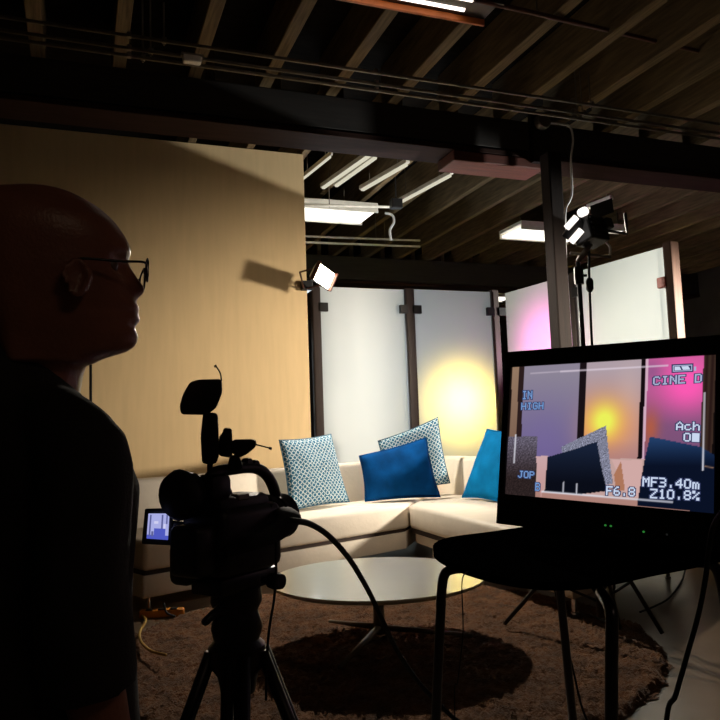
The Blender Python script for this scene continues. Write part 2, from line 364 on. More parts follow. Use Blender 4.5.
B().box(V(305, 287, 7.40), (.12, .2, .10), None, .01).obj('clamp', 'blackmetal', t)
TC = Vector((1.556, 3.96, 0))
# ------------------------------------------------------------------ sectional sofa
d0 = Vector((.9306, .366, 0)); n0 = Vector((-.366, .9306, 0)); f0 = Vector((1.548, 5.793, 0))
def LF(tt, o): return f0 + d0*tt + n0*o
Ac = Vector((2.794, 6.283, 0))
def isect(p, d, q, e):
    k = ((q-p).x*e.y-(q-p).y*e.x)/(d.x*e.y-d.y*e.x); return p+d*k
Bc, Cc = Vector((2.70, 3.75, 0)), Vector((4.22, 4.45, 0)); Dd = Vector((3.82, 7.4, 0))
rbd = (Dd-Cc).normalized(); rbn = Vector((-rbd.y, rbd.x, 0)); rbn = rbn if rbn.x < 0 else -rbn
BO, BI, BT = .98, .74, .80
TL = -1.24
def up(p, z): return Vector((p.x, p.y, z))
def prism(poly, z0, z1, bev, poly2=None, seg=3):
    return B().hexa([up(p, z0) for p in poly]+[up(p, z1) for p in (poly2 or poly)], bev, seg)
sofa = thing('sectional_sofa', 'cream upholstered sectional sofa with pillows in front of the frosted glass', 'sofa', (2.3, 6.2, 0))
Kout = isect(LF(0, BO), d0, Cc, rbd); Kin = isect(LF(0, BI), d0, Cc+rbn*.24, rbd); Ktop = isect(LF(0, BT), d0, Cc+rbn*.18, rbd)
G = .006
prism([LF(TL, 0), Ac-d0*G, Kin-d0*G, LF(TL, BI)], .28, .49, .035).obj('seat', 'leather', sofa, A40)
prism([Ac+d0*G-Vector((0, G, 0)), Bc, Cc+rbn*.24, Kin+d0*G-Vector((0, G, 0))], .28, .49, .035).obj('seat', 'leather', sofa, A40)
prism([LF(TL, BI-.04), Kin, Kout, LF(TL, BO)], .26, .86, .04, [LF(TL, BT), Ktop, Kout, LF(TL, BO)]).obj('backrest', 'leather', sofa, A40)
prism([Kin, Cc+rbn*.26, Cc, Kout], .26, .87, .04, [Ktop, Cc+rbn*.18, Cc, Kout]).obj('backrest', 'leather', sofa, A40)
prism([LF(TL+.02, .03), Ac+Vector((-.03, .03, 0)), Kin, LF(TL+.02, BO-.04)], .24, .285, 0).obj('reveal_strip', 'reveal', sofa)
prism([Ac+Vector((.03, .0, 0)), Bc+Vector((.03, .04, 0)), Cc+rbn*.05+Vector((0, .03, 0)), Kin], .24, .285, 0).obj('reveal_strip', 'reveal', sofa)
prism([LF(TL, .012), Ac-d0*.03+n0*.012, Kin-d0*.03, LF(TL, BO)], .10, .25, .012).obj('base', 'leather', sofa, A40)
prism([Ac+Vector((.05, -.03, 0)), Bc+Vector((.012, .012, 0)), Cc+Vector((-.0, .0, 0)), Kout+Vector((.0, -.06, 0))], .15, .25, .012).obj('base', 'leather', sofa, A40)
for q in (LF(TL+.06, .06), LF(TL+.06, BO-.08), LF(.6, BO-.08), LF(.75, .07), Bc+(Cc-Bc)*.27+Vector((0, .04, 0)), Cc+rbn*.10+rbd*.08, Kout-Vector((.1, .2, 0)), Bc+Vector((.08, .10, 0)), Ac+Vector((.14, -.2, 0))):
    z0_ = .045 if (q-TC).length < 1.56 else 0
    B().lathe((q.x, q.y, z0_), [(.022, 0), (.022, .012), (.016, .016), (.016, .16)], 14).obj('leg', 'chrome', sofa, A40)
# ------------------------------------------------------------------ pillows
def pillow(name, label, TLp, TRp, BRp, BLp, th, m):
    n = 22; TLp, TRp, BRp, BLp = map(Vector, (TLp, TRp, BRp, BLp))
    nn = (TRp-BLp).cross(TLp-BRp).normalized()
    if nn.dot(CAM-TLp) < 0: nn = -nn
    bm = bmesh.new(); uvl = bm.loops.layers.uv.new('UVMap'); grid = {}
    for s2 in (1, -1):
        for i in range(n+1):
            for j in range(n+1):
                edge = i in (0, n) or j in (0, n)
                if s2 == -1 and edge: grid[s2, i, j] = grid[1, i, j]; continue
                u, v = i/n, j/n
                a, b2 = 2*u-1, 2*v-1
                # edges pulled in between the pointed corners
                k = .055
                uu = .5+.5*a*(1-k*(1-b2*b2)); vv = .5+.5*b2*(1-k*(1-a*a))
                p = BLp.lerp(BRp, uu).lerp(TLp.lerp(TRp, uu), vv)
                h = ((1-a*a)*(1-b2*b2))**.42*th/2
                w = noise.noise(p*7)*.016*(1-a**4)*(1-b2**4)
                grid[s2, i, j] = bm.verts.new(p+nn*s2*(h+w))
    for s2 in (1, -1):
        for i in range(n):
            for j in range(n):
                q = [(i, j), (i+1, j), (i+1, j+1), (i, j+1)]
                if s2 == -1: q = q[::-1]
                f = bm.faces.new([grid[s2, a, b2] for a, b2 in q])
                for l, (a, b2) in zip(f.loops, q): l[uvl].uv = (a/n, b2/n)
                f.smooth = True
    bmesh.ops.recalc_face_normals(bm, faces=bm.faces)
    t = thing(name, label, 'pillow', BLp.lerp(BRp, .5))
    bb = B(); bb.bm.free(); bb.bm = bm; bb.obj('cover', m, t)
    lp = [BLp.lerp(BRp, .5+.5*a*(1-.055*(1-b2*b2))).lerp(TLp.lerp(TRp, .5+.5*a*(1-.055*(1-b2*b2))), .5+.5*b2*(1-.055*(1-a*a)))
          for a, b2 in [(-1+k/6, -1) for k in range(12)]+[(1, -1+k/6) for k in range(12)]+[(1-k/6, 1) for k in range(12)]+[(-1, 1-k/6) for k in range(12)]]
    B().tube(lp, .0055, 6, True).obj('piping', m if m != 'pattern' else 'pipe_blue', t, True)
    return t
MT['pipe_blue'] = mat('slate_piping', (58, 92, 112), .85)
pillow('patterned_pillow', 'large patterned grey and blue pillow at the left end of the sofa', P(279, 440, 6.66), P(331, 434, 7.08), P(349.5, 502, 7.06), P(290, 511, 6.46), .16, 'pattern')
pillow('patterned_pillow', 'pale patterned pillow standing behind the dark blue pillow', P(378, 441, 7.56), P(438, 417, 7.66), P(450, 483, 7.58), P(388, 497, 7.44), .13, 'pattern')
pillow('blue_pillow', 'dark blue velvet pillow in the middle of the sofa', P(359, 456, 7.16), P(426, 437.5, 7.32), P(440.5, 497, 7.24), P(365, 501.5, 7.05), .16, 'blue')
pillow('blue_pillow', 'bright blue velvet pillow half hidden behind the monitor', P(487, 429, 7.15), (3.74, 5.68, 1.12), (3.50, 5.84, .505), P(462, 497.5, 7.13), .15, 'teal')
# ------------------------------------------------------------------ coffee table, rug, power strip
TC = Vector((1.556, 3.96, 0))
rug = B()
t_ = bmesh.new(); gv = {}; gs_ = .0145; nn_ = int(1.55/gs_)
for i in range(-nn_, nn_+1):
    for j in range(-nn_, nn_+1):
        x, y = i*gs_+random.uniform(-.4, .4)*gs_, j*gs_+random.uniform(-.4, .4)*gs_
        r = math.hypot(x, y); lim = 1.50+.03*noise.noise(Vector((i*.2, j*.2, 0)))
        if r > lim: continue
        z = (.016+random.random()*.026+.008*noise.noise(Vector((x*5, y*5, 0)))) if r < lim-.03 else .004
        gv[i, j] = t_.verts.new((TC.x+x, TC.y+y, max(.004, z)))
for (i, j) in list(gv):
    q = [(i, j), (i+1, j), (i+1, j+1), (i, j+1)]
    if all(k in gv for k in q): t_.faces.new([gv[k] for k in q])
rug.merge(t_)
tag(rug.obj('shag_rug', 'rug', None, True), 'round brown shag rug under the white coffee table', 'rug')
tb = thing('coffee_table', 'round white low coffee table with three splayed metal feet', 'table', (TC.x, TC.y, .03))
B().lathe((TC.x, TC.y, .345), [(.0, 0), (.575, 0), (.600, .012), (.605, .018), (.605, .024), (.602, .028), (0, .028)], 96).obj('tabletop', 'tabletop', tb, math.radians(25))
B().lathe((TC.x, TC.y, .06), [(.0, .0), (.032, .0), (.03, .28), (.12, .283), (.12, .288), (0, .288)], 24).obj('pedestal', 'steel', tb, A40)
for (x, y) in ((322+8, 622), (340, 668), (473, 636)):
    q = Z(x, y, .06); q.z = .064
    B().tube([Vector((TC.x, TC.y, .095)), (Vector((TC.x, TC.y, .095))+q)/2, q], [.022, .018, .013], 10, flat=.75).obj('foot', 'steel', tb, True)
ps = Z(162, 612, .03); ps.z = 0
t = thing('power_strip', 'orange power strip with a yellow cord lying near the sofa', 'power strip', ps)
R = Matrix.Rotation(math.radians(-16), 3, 'Z')
B().box(ps+Vector((0, 0, .025)), (.29, .07, .05), R, .01).obj('body', 'yellow', t)
for k in (-1, 0, 1): B().box(ps+R @ Vector((k*.08, -.01, .052)), (.045, .04, .008), R, .003).obj('outlet', 'blackmetal', t)
B().tube(smoothpath([ps+R @ Vector((-.14, 0, .02)), Z(146, 620, .03), Z(140, 632, .07), Z(141, 641, .065), Z(147, 648, .085), Z(154, 652, .085), Z(166, 655, .085)]), .008, 8).obj('cord', 'yellowcord', t, True)
B().tube(smoothpath([ps+R @ Vector((.02, 0, .06)), ps+R @ Vector((.02, -.03, .09)), ps+R @ Vector((.04, -.06, .04)), ps+R @ Vector((.1, -.07, .012))]), .007, 8).obj('plug_lead', 'rubber', t, True)
# ------------------------------------------------------------------ light stand with lamp head
sp = Vector((2.79, 3.67, 0)); sp = sp.copy()
top = P(578, 262, 4.27)
t = thing('light_stand', 'black tripod light stand behind the monitor carrying a lamp head', 'light stand', sp)
pole_top = Vector((top.x, top.y, top.z))
sp = Vector((top.x, top.y, 0))
B().tube([Vector((sp.x, sp.y, .12)), Vector((sp.x, sp.y, 1.3))], .019, 12).obj('lower_pole', 'blackmetal', t, True)
B().tube([Vector((sp.x, sp.y, 1.25)), pole_top], .013, 12).obj('upper_pole', 'blackmetal', t, True)
for zz in (1.3, P(579, 276, 4.27).z):
    B().lathe((sp.x, sp.y, zz-.05), [(.0, 0), (.026, 0), (.028, .05), (.026, .1), (0, .1)], 14).obj('collar', 'blackmetal', t, A40)
    B().tube([Vector((sp.x, sp.y, zz)), Vector((sp.x, sp.y, zz))+rh*.045], .008, 8).obj('knob', 'blackmetal', t, True)
B().lathe((sp.x, sp.y, .62), [(.0, 0), (.028, 0), (.028, .06), (0, .06)], 14).obj('leg_hub', 'blackmetal', t, A40)
for q in (Z(505, 633, .01), Z(663, 643, .01), sp+(sp-Z(505, 633, 0))*.45+(sp-Z(663, 643, 0))*.45):
    q = Vector((q.x, q.y, .06 if (Vector((q.x, q.y, 0))-TC).length < 1.56 else .012)); h = Vector((sp.x, sp.y, .64)); m = h.lerp(q, .55)
    B().tube([h, q], .012, 8).obj('leg', 'blackmetal', t, True)
    B().tube([Vector((sp.x, sp.y, .2)), m], .008, 8).obj('brace', 'blackmetal', t, True)
hc = P(590, 232, 4.25)
lh = thing('stage_lamp', 'black lamp head with glowing tubes at the top of the light stand', 'lamp', pole_top)
fd = (fh*.8-rh*.55-ez*.25).normalized(); hs = fd.cross(ez).normalized(); hu = hs.cross(fd)
HM = Matrix((hs, fd, hu)).transposed()
B().box(hc, (.16, .13, .15), HM, .012).obj('housing', 'blackmetal', lh)
for k in range(4): B().box(hc+HM @ Vector((0, -.068, -.05+.033*k)), (.13, .01, .014), HM, .003).obj('vent_fin', 'blackmetal', lh)
for (c1, c2, w) in (((566.5, 228), (576.5, 217), .019), ((571, 242), (581.5, 230), .02), ((581, 213), (585, 211), .026)):
    B().tube([P(c1[0], c1[1], 4.2), P(c2[0], c2[1], 4.16)], w, 10).obj('tube', 'glare_tube', lh, True)
B().hexa([P(x, y, d) for x, y, d in ((562, 236, 4.22), (574, 244, 4.22), (590, 236, 4.2), (578, 216, 4.18), (562, 234, 4.25), (574, 242, 4.25), (590, 234, 4.23), (578, 214, 4.21))]).obj('barn_door', 'blackmetal', lh)
B().hexa([P(x, y, d) for x, y, d in ((590, 206, 4.2), (612, 198, 4.2), (614, 212, 4.2), (592, 220, 4.2), (590, 206, 4.22), (612, 198, 4.22), (614, 212, 4.22), (592, 220, 4.22))]).obj('barn_door', 'blackmetal', lh)
B().box(P(607, 224, 4.25), (.055, .05, .06), HM, .006).obj('ballast', 'blackmetal', lh)
B().tube([P(592, 232, 4.25), P(610, 231, 4.25), P(627, 234, 4.25), P(626, 224, 4.25), P(625, 213, 4.25)], .009, 8).obj('yoke', 'blackmetal', lh)
B().tube([P(570, 253, 4.26), P(590, 255, 4.26), P(611, 257, 4.26)], .009, 8).obj('cross_bar', 'steel', lh, True)
B().tube([pole_top+Vector((0, 0, .004)), hc-Vector((0, 0, .07))], .016, 10).obj('spigot', 'steel', lh, True)
B().tube(smoothpath([P(600, 231, 4.25), P(604, 236, 4.25), P(606, 242, 4.25), P(610, 247, 4.25), P(610, 255, 4.25)]), .007, 8).obj('safety_wire', 'cable_white', lh, True)
lc = thing('lamp_cable', 'black cable with an inline switch hanging beside the light stand', 'cable', P(590, 340, 4.25))
B().tube(smoothpath([P(589, 250, 4.25), P(589, 270, 4.26), P(590, 300, 4.27), P(592, 345, 4.25), P(596, 420, 4.2), Vector((sp.x, sp.y, .75))+rh*.10, Vector((sp.x, sp.y, .3))+rh*.11+fh*.06, Vector((sp.x, sp.y, .065))+rh*.09+fh*.16, Vector((sp.x, sp.y, .05))+rh*.05+fh*.34]), .0075, 8).obj('lead', 'rubber', lc, True)
a, b = P(589.5, 278, 4.25), P(590, 292, 4.25)
B().tube([a, a.lerp(b, .2), a.lerp(b, .8), b], [.012, .021, .021, .012], 12).obj('inline_switch', 'rubber', lc, True)
# slim pole standing at the beige wall
q = V(90.7, 380, 7.2)
t = thing('slim_pole', 'slim dark pole at the beige wall seen under the chin of the person', 'pole', (q.x, q.y, 0))
B().tube([(q.x, q.y, 0.02), (q.x-.0, q.y, 2.25)], .013, 8).obj('tube', 'blackmetal', t, True)
B().lathe((q.x, q.y, 0), [(0, 0), (.14, 0), (.14, .02), (0, .03)], 20).obj('base', 'blackmetal', t, A40)
# ------------------------------------------------------------------ stool under the monitor
sA, sB, sC, sD = Vector((.874, 1.095, .905)), Vector((.78, 1.578, .905)), Vector((1.219, 1.741, .905)), Vector((1.312, 1.259, .905))
SO = (sA+sB+sC+sD)/4; e1 = (sA-sB).normalized(); e2 = (sC-sB); e2 = (e2-e1*e2.dot(e1)).normalized()
SO.z = 0
st = thing('bar_stool', 'black moulded stool with steel tube legs carrying the monitor', 'stool', SO)
def seat_pt(a, b, off):
    # rounded square shell, front edge (b = -1) rolling down, slight dish, sides lifted a little
    k = (abs(a)**6+abs(b)**6)**(1/6) if (a or b) else 1; mx = max(abs(a), abs(b)) or 1
    s_ = mx/k if k else 1
    a2, b2 = a*s_, b*s_
    z = .914 + .012*(a2*a2) + .006*b2*b2 - .012*(1-a2*a2)*(1-b2*b2)
    fr = max(0, (-b2-.35)/.65)
    z -= .030*fr**2*(1-.6*a2*a2)
    out = .012*fr*(1-a2*a2)
    return SO + e1*(a2*.282) + e2*(b2*.245-out) + ez*(z+off)
N = 20; sb = bmesh.new(); g = {}
for s2, off in ((0, 0), (1, -.016)):
    for i in range(N+1):
        for j in range(N+1): g[s2, i, j] = sb.verts.new(seat_pt(2*i/N-1, 2*j/N-1, off))
for s2 in (0, 1):
    for i in range(N):
        for j in range(N): sb.faces.new([g[s2, a, b] for a, b in ((i, j), (i+1, j), (i+1, j+1), (i, j+1))])
for k in range(N):
    for (p, q) in (((k, 0), (k+1, 0)), ((k, N), (k+1, N)), ((0, k), (0, k+1)), ((N, k), (N, k+1))):
        sb.faces.new((g[0, p[0], p[1]], g[0, q[0], q[1]], g[1, q[0], q[1]], g[1, p[0], p[1]]))
bmesh.ops.recalc_face_normals(sb, faces=sb.faces)
bb = B(); bb.merge(sb); bb.obj('seat', 'blackseat', st, A40)
tops = {}
for nm, q, f2 in (('a', (.880, 1.110), (.868, 1.185)), ('b', (.785, 1.585), (.742, 1.665)), ('c', (1.19, 1.715), (1.29, 1.80)), ('d', (1.295, 1.27), (1.36, 1.22))):
    c2 = Vector((SO.x, SO.y, 0)); q = Vector((*q, 0)); inn = q+(c2-q)*.28
    tp = q+ez*.80
    pts = smoothpath([inn+ez*.884, q+(c2-q)*.08+ez*.882, q+(c2-q)*.012+ez*.868, q.lerp(Vector((*f2, 0)), .06)+ez*.83], 5)+[Vector((*f2, .02))]
    if nm in 'ab': pts = smoothpath([inn+ez*.872, q+(c2-q)*.08+ez*.868, q+(c2-q)*.012+ez*.853, q.lerp(Vector((*f2, 0)), .06)+ez*.81], 5)+[Vector((*f2, .02))]
    lg = B().tube(pts, .0115, 14).obj('leg', 'darkchrome', st, True)
    B().lathe((f2[0], f2[1], 0), [(0, 0), (.014, 0), (.015, .03), (0, .03)], 12).obj('foot_cap', 'rubber', lg, A40)
    tops[nm] = (inn+ez*(.872 if nm in 'ab' else .884), Vector((q.x, q.y, 0)).lerp(Vector((*f2, 0)), .62)+ez*.3)
for a, b in (('a', 'c'), ('b', 'd')): B().tube([tops[a][0], tops[b][0]], .010, 10).obj('seat_rail', 'darkchrome', st, True)
for a, b in (('a', 'b'), ('b', 'c'), ('c', 'd'), ('d', 'a')): B().tube([tops[a][1], tops[b][1]], .008, 10).obj('stretcher', 'darkchrome', st, True)
# ------------------------------------------------------------------ monitor
MC = Vector((1.123, 1.415, 1.175)); SW, SH = .518, .326
MR = Matrix.Rotation(math.radians(-68.07), 3, 'Z') @ Matrix.Rotation(math.radians(-7.73), 3, 'X') @ Matrix.Rotation(math.radians(1.96), 3, 'Y')
def ML(x, y, z): return MC + MR @ Vector((x, y, z))
mn = MR @ Vector((0, -1, 0))
mo = thing('monitor', 'black video monitor on the stool showing the sofa with camera readouts', 'monitor', (SO.x, SO.y, .9))
wl_, wr_, ht, hb = SW/2+.019, SW/2+.022, SH/2+.041, SH/2+.075
B().hexa([ML(*q) for q in ((-wl_, .006, -hb), (wr_, .006, -hb), (wr_, .06, -hb+.01), (-wl_, .06, -hb+.01), (-wl_, .006, ht), (wr_, .006, ht), (wr_, .06, ht-.01), (-wl_, .06, ht-.01))], .006).obj('case', 'black', mo, A40)
for (x0, x1, z0, z1, nm) in ((-wl_, wr_, SH/2, ht, 'bezel'), (-wl_, wr_, -hb, -SH/2, 'bezel'), (-wl_, -SW/2, -SH/2, SH/2, 'bezel'), (SW/2, wr_, -SH/2, SH/2, 'bezel')):
    B().hexa([ML(*q) for q in ((x0, -.006, z0), (x1, -.006, z0), (x1, .01, z0), (x0, .01, z0), (x0, -.006, z1), (x1, -.006, z1), (x1, .01, z1), (x0, .01, z1))], .0015).obj(nm, 'black', mo)
B().hexa([ML(*q) for q in ((-.16, .05, -.14), (.16, .05, -.14), (.13, .10, -.12), (-.13, .10, -.12), (-.16, .05, .12), (.16, .05, .12), (.13, .10, .10), (-.13, .10, .10))], .008).obj('rear_housing', 'black', mo, A40)
b0 = ML(0, .075, -.1); 
B().hexa([ML(-.05, .07, -.1), ML(.05, .07, -.1), ML(.05, .1, -.1), ML(-.05, .1, -.1)][::1]+[], 0) if 0 else None
ft = Vector((b0.x, b0.y, .936))
B().tube([ML(0, .085, -.08), Vector((b0.x, b0.y, .99)), ft], [.03, .028, .034], 16).obj('neck', 'black', mo, True)
B().box(ft+ez*.006, (.30, .18, .022), Matrix.Rotation(math.radians(-68), 3, 'Z'), .01).obj('stand_base', 'black', mo)
for (x, y) in ((605.5, 525.3), (611, 526), (643.8, 531.8), (667, 534.5)):
    q = onplane(x, y, ML(0, -.0065, 0), mn)
    B().lathe(q, [(0, -.002), (.0022, -.002), (.0022, .002), (0, .002)], 10, MR @ Matrix.Rotation(PI/2, 3, 'X')).obj('indicator_light', 'led_green' if x < 660 else 'led_dim', mo)
# screen picture
def pip(x, y, poly):
    c = False; n = len(poly); j = n-1
    for i in range(n):
        if (poly[i][1] > y) != (poly[j][1] > y) and x < (poly[j][0]-poly[i][0])*(y-poly[i][1])/(poly[j][1]-poly[i][1])+poly[i][0]: c = not c
        j = i
    return c
def mixc(a, b, t): t = max(0, min(1, t)); return tuple(p+(q-p)*t for p, q in zip(a, b))
def gs(x, y, cx, cy, sx, sy): return math.exp(-((x-cx)/sx)**2-((y-cy)/sy)**2)
def seg(x, y, a, b, w):
    ax, ay = a; bx, by = b; t = ((x-ax)*(bx-ax)+(y-ay)*(by-ay))/((bx-ax)**2+(by-ay)**2)
    if t < 0 or t > 1: return 0
    return max(0, 1-abs(math.hypot(x-ax-t*(bx-ax), y-ay-t*(by-ay)))/w)
def sh(x, y): return noise.noise(Vector((x*.9, y*.9, 3)))
def picture(x, y):
    ln = (y-365)*(-.045)             # the lines of the picture lean with the screen
    X = x-ln
    if X < 519.3: c = mixc((150, 122, 100), (128, 100, 84), (y-370)/70) if X > 512.8 else (40, 28, 26)
    elif X < 524.5: c = (44, 30, 30)
    elif X < 579.8:
        c = mixc((142, 134, 152), (112, 100, 146), (y-375)/75); c = mixc(c, (160, 130, 140), gs(X, y, 585, 430, 14, 30)*.6); c = mixc(c, (120, 104, 160), gs(X, y, 548, 440, 22, 30)*.5)
    elif X < 586.8: c = (26, 18, 22)
    elif X < 641.5:
        c = mixc((176, 160, 170), (182, 140, 138), (y-370)/60); c = mixc(c, (206, 180, 176), gs(X, y, 630, 400, 14, 40)*.5)
        c = mixc(c, (248, 150, 84), gs(X, y, 606, 424, 30, 27)); c = mixc(c, (240, 246, 92), gs(X, y, 607, 421, 15, 17)*1.15)
        c = mixc(c, (170, 120, 120), max(0, (y-440)/40))
    elif X < 646: c = (20, 12, 16)
    elif X < 648.4: c = (214, 176, 196)
    elif X < 703.5:
        c = mixc((196, 96, 150), (126, 84, 122), (y-380)/45); c = mixc(c, (255, 92, 182), gs(X, y, 688, 384, 28, 26)*1.1); c = mixc(c, (190, 96, 60), gs(X, y, 653, 428, 9, 18)*.8)
        c = mixc(c, (110, 84, 130), gs(X, y, 652, 372, 12, 12)*.5)
    else: c = mixc((40, 24, 22), (60, 44, 36), .5+.5*math.sin(X*1.1)) if X < 716 else (14, 10, 10)
    if 521 < X < 705 and y > 457+.02*(x-540): c = (198, 164, 158) if y < 492+.06*(x-540) else (176, 132, 122)
    if pip(x, y, [(612, 460), (642, 460), (642, 497), (628, 498)]): c = (212, 172, 168)
    if pip(x, y, [(614, 475), (621, 461), (625, 490), (616, 492)]): c = (176, 120, 92)
    if X < 541 and y > 436.5: c = mixc((98, 92, 108), (44, 34, 34), (y-440)/38); k = sh(x, y); c = tuple(v*(1+.7*k) for v in c)
    if pip(x, y, [(536, 456), (548.5, 456), (546, 475), (541, 499), (538, 480)]): c = mixc((206, 170, 172), (196, 150, 146), (y-456)/40)
    if pip(x, y, [(561, 447), (606, 425.5), (609, 455), (613, 484), (570, 489)]): c = tuple(v*(1+.75*sh(x*1.3, y*1.3)) for v in (126, 128, 148))
    if pip(x, y, [(547.5, 457), (572, 450), (597, 441.5), (601, 465), (607, 491), (575, 495), (544.5, 492)]): c = mixc((24, 34, 56), (10, 13, 24), (y-448)/35)
    if pip(x, y, [(637, 505), (644, 462), (650, 436.5), (672, 441), (701, 447), (719, 458), (719, 514), (637, 506)]): c = mixc((34, 62, 104), (10, 18, 38), (y-440)/26)
    w = max(seg(x, y, (530, 373.5), (560, 371.5), 1.1)*.5, seg(x, y, (560, 371.5), (668, 365.5), 1.4)*.95)
    c = mixc(c, (226, 212, 226), w)
    c = mixc(c, (226, 226, 236), max(seg(x, y, (515.8, 434), (514, 463), 1.3), seg(x, y, (704.6, 392), (702.8, 471), 1.5), seg(x, y, (541, 491.5), (673, 502.2), 1.6), seg(x, y, (563.5, 482), (563, 493), 1.2), seg(x, y, (576.8, 483), (576.4, 494), 1.2)))
    c = mixc(c, (170, 130, 100), seg(x, y, (704, 466), (714, 468), 1.2)*.8)
    return c
GW, GH = 250, 160
sm = bmesh.new(); cl = []; vg = []
def proj(p):
    q = p-CAM; dd = q.dot(VF); return 360+F_PX*q.dot(VR)/dd, 360-F_PX*q.dot(VU)/dd
for j in range(GH+1):
    row = []
    for i in range(GW+1):
        p = ML((i/GW-.5)*SW, .0, (j/GH-.5)*SH); row.append(sm.verts.new(p)); cl.append((*lin([max(0, min(255, v)) for v in picture(*proj(p))]), 1))
    vg.append(row)
for j in range(GH):
    for i in range(GW): sm.faces.new((vg[j][i], vg[j][i+1], vg[j+1][i+1], vg[j+1][i]))
FONT = {'C': '0111010001100001000010000100010111 0', }
RAW = {'C': ['01110', '10001', '10000', '10000', '10000', '10001', '01110'], 'I': ['01110', '00100', '00100', '00100', '00100', '00100', '01110'], 'N': ['10001', '11001', '10101', '10101', '10011', '10001', '10001'],
 'E': ['11111', '10000', '10000', '11110', '10000', '10000', '11111'], 'D': ['11110', '10001', '10001', '10001', '10001', '10001', '11110'], 'A': ['00100', '01010', '10001', '10001', '11111', '10001', '10001'],
 'c': ['00000', '00000', '01110', '10000', '10000', '10001', '01110'], 'h': ['10000', '10000', '10110', '11001', '10001', '10001', '10001'], '0': ['01110', '10001', '10001', '10001', '10001', '10001', '01110'],
 '#': ['11111']*7, 'M': ['10001', '11011', '10101', '10101', '10001', '10001', '10001'], 'F': ['11111', '10000', '10000', '11110', '10000', '10000', '10000'], '3': ['11110', '00001', '00001', '01110', '00001', '00001', '11110'],
 '.': ['00000', '00000', '00000', '00000', '00000', '00100', '00100'], '4': ['00010', '00110', '01010', '10010', '11111', '00010', '00010'], 'm': ['00000', '00000', '11010', '10101', '10101', '10101', '10101'],
 'Z': ['11111', '00001', '00010', '00100', '01000', '10000', '11111'], '1': ['00100', '01100', '00100', '00100', '00100', '00100', '01110'], '8': ['01110', '10001', '10001', '01110', '10001', '10001', '01110'],
 '%': ['11000', '11001', '00010', '00100', '01000', '10011', '00011'], '6': ['00110', '01000', '10000', '11110', '10001', '10001', '01110'], 'J': ['00111', '00010', '00010', '00010', '00010', '10010', '01100'],
 'O': ['01110', '10001', '10001', '10001', '10001', '10001', '01110'], 'P': ['11110', '10001', '10001', '11110', '10000', '10000', '10000'], 'H': ['10001', '10001', '10001', '11111', '10001', '10001', '10001'],
 'G': ['01110', '10001', '10000', '10111', '10001', '10001', '01110'], 'B': ['11110', '10001', '10001', '11110', '10001', '10001', '11110'], ' ': ['00000']*7}
quads = []
def rect(p00, p10, p11, p01, off, mi):
    vs = [sm.verts.new(onplane(x, y, ML(0, -off, 0), mn)) for x, y in (p00, p10, p11, p01)]
    f = sm.faces.new(vs); quads.append((f, mi)); cl.extend([(0, 0, 0, 1)]*4)
def text(s, x0, y0, x1, y1, h, mi, outline=True):
    """x0,y0 = foot of the first letter, x1,y1 = foot of the last; h = letter height"""
    n = len(s); ux, uy = (x1-x0)/n, (y1-y0)/n; vx, vy = -.045*-1*h/7, -h/7
    for k, ch in enumerate(s):
        for r, line in enumerate(RAW[ch]):
            for c, bit in enumerate(line):
                if bit != '1': continue
                def q(cx, ry): return (x0+ux*(k+cx/6)+vx*ry*.9, y0+uy*(k+cx/6)+vy*ry)
                ry = 6-r
                if outline: rect(q(c-.9, ry-.7), q(c+1.9, ry-.7), q(c+1.9, ry+1.7), q(c-.9, ry+1.7), .0005, 2)
                rect(q(c-.08, ry-.08), q(c+1.12, ry-.08), q(c+1.12, ry+1.1), q(c-.08, ry+1.1), .001, mi)
text('CINE D', 653, 385.2, 703, 382.2, 8.5, 3)
text('Ach', 676, 430.0, 701, 430.6, 8.5, 1)
text('0#', 683.4, 441.3, 700.5, 442, 8.5, 1)
text('MF3.40m', 642.3, 486.2, 700.5, 489.3, 9.5, 1)
text('Z10.8%', 650, 498.2, 700.5, 500.6, 9.5, 1)
text('F6.8', 606, 495.0, 636, 496.6, 9, 1)
text('JOP', 518, 477.6, 535, 478.6, 7, 4)
text('B', 535.2, 490.6, 540.6, 491, 8, 4)
text('IN', 522, 399.4, 533, 399, 8.4, 4)
text('HIGH', 521.2, 409.8, 544.2, 409.2, 7, 4)
def box2(x0, y0, x1, y1, off, mi, sl=-.05): rect((x0, y1), (x1, y1+sl*(x1-x0)), (x1, y0+sl*(x1-x0)), (x0, y0), off, mi)
box2(671.5, 364.3, 693.5, 373.0, .0005, 2); box2(672.8, 365.5, 692.2, 371.8, .001, 3); box2(673.8, 366.4, 691.2, 370.9, .0013, 2)
rect((674.6, 370.4), (681.4, 370), (679.6, 366.6), (674.6, 366.8), .0016, 1); rect((683, 369.9), (690.4, 369.5), (688.2, 366.0), (681.4, 366.4), .0016, 1)
box2(694, 366.6, 696.2, 370.8, .001, 3)
me = bpy.data.meshes.new('screen')
for f, mi in quads: f.material_index = mi
sm.verts.index_update(); sm.to_mesh(me); sm.free()
at = me.color_attributes.new('picture', 'FLOAT_COLOR', 'POINT')
at.data.foreach_set('color', np.array(cl, dtype=np.float32).ravel())
pm = bpy.data.materials.new('screen_picture'); pm.use_nodes = True; nt = pm.node_tree; nt.nodes.clear()
an = nt.nodes.new('ShaderNodeAttribute'); an.attribute_name = 'picture'; em = nt.nodes.new('ShaderNodeEmission'); em.inputs[1].default_value = .95; ou = nt.nodes.new('ShaderNodeOutputMaterial')
nt.links.new(an.outputs['Color'], em.inputs[0]); nt.links.new(em.outputs[0], ou.inputs[0])
so = bpy.data.objects.new('screen', me); COL.objects.link(so); so.parent = mo; so.matrix_parent_inverse = wm(mo).inverted()
so['label'] = 'lit screen showing pillows and camera readouts'
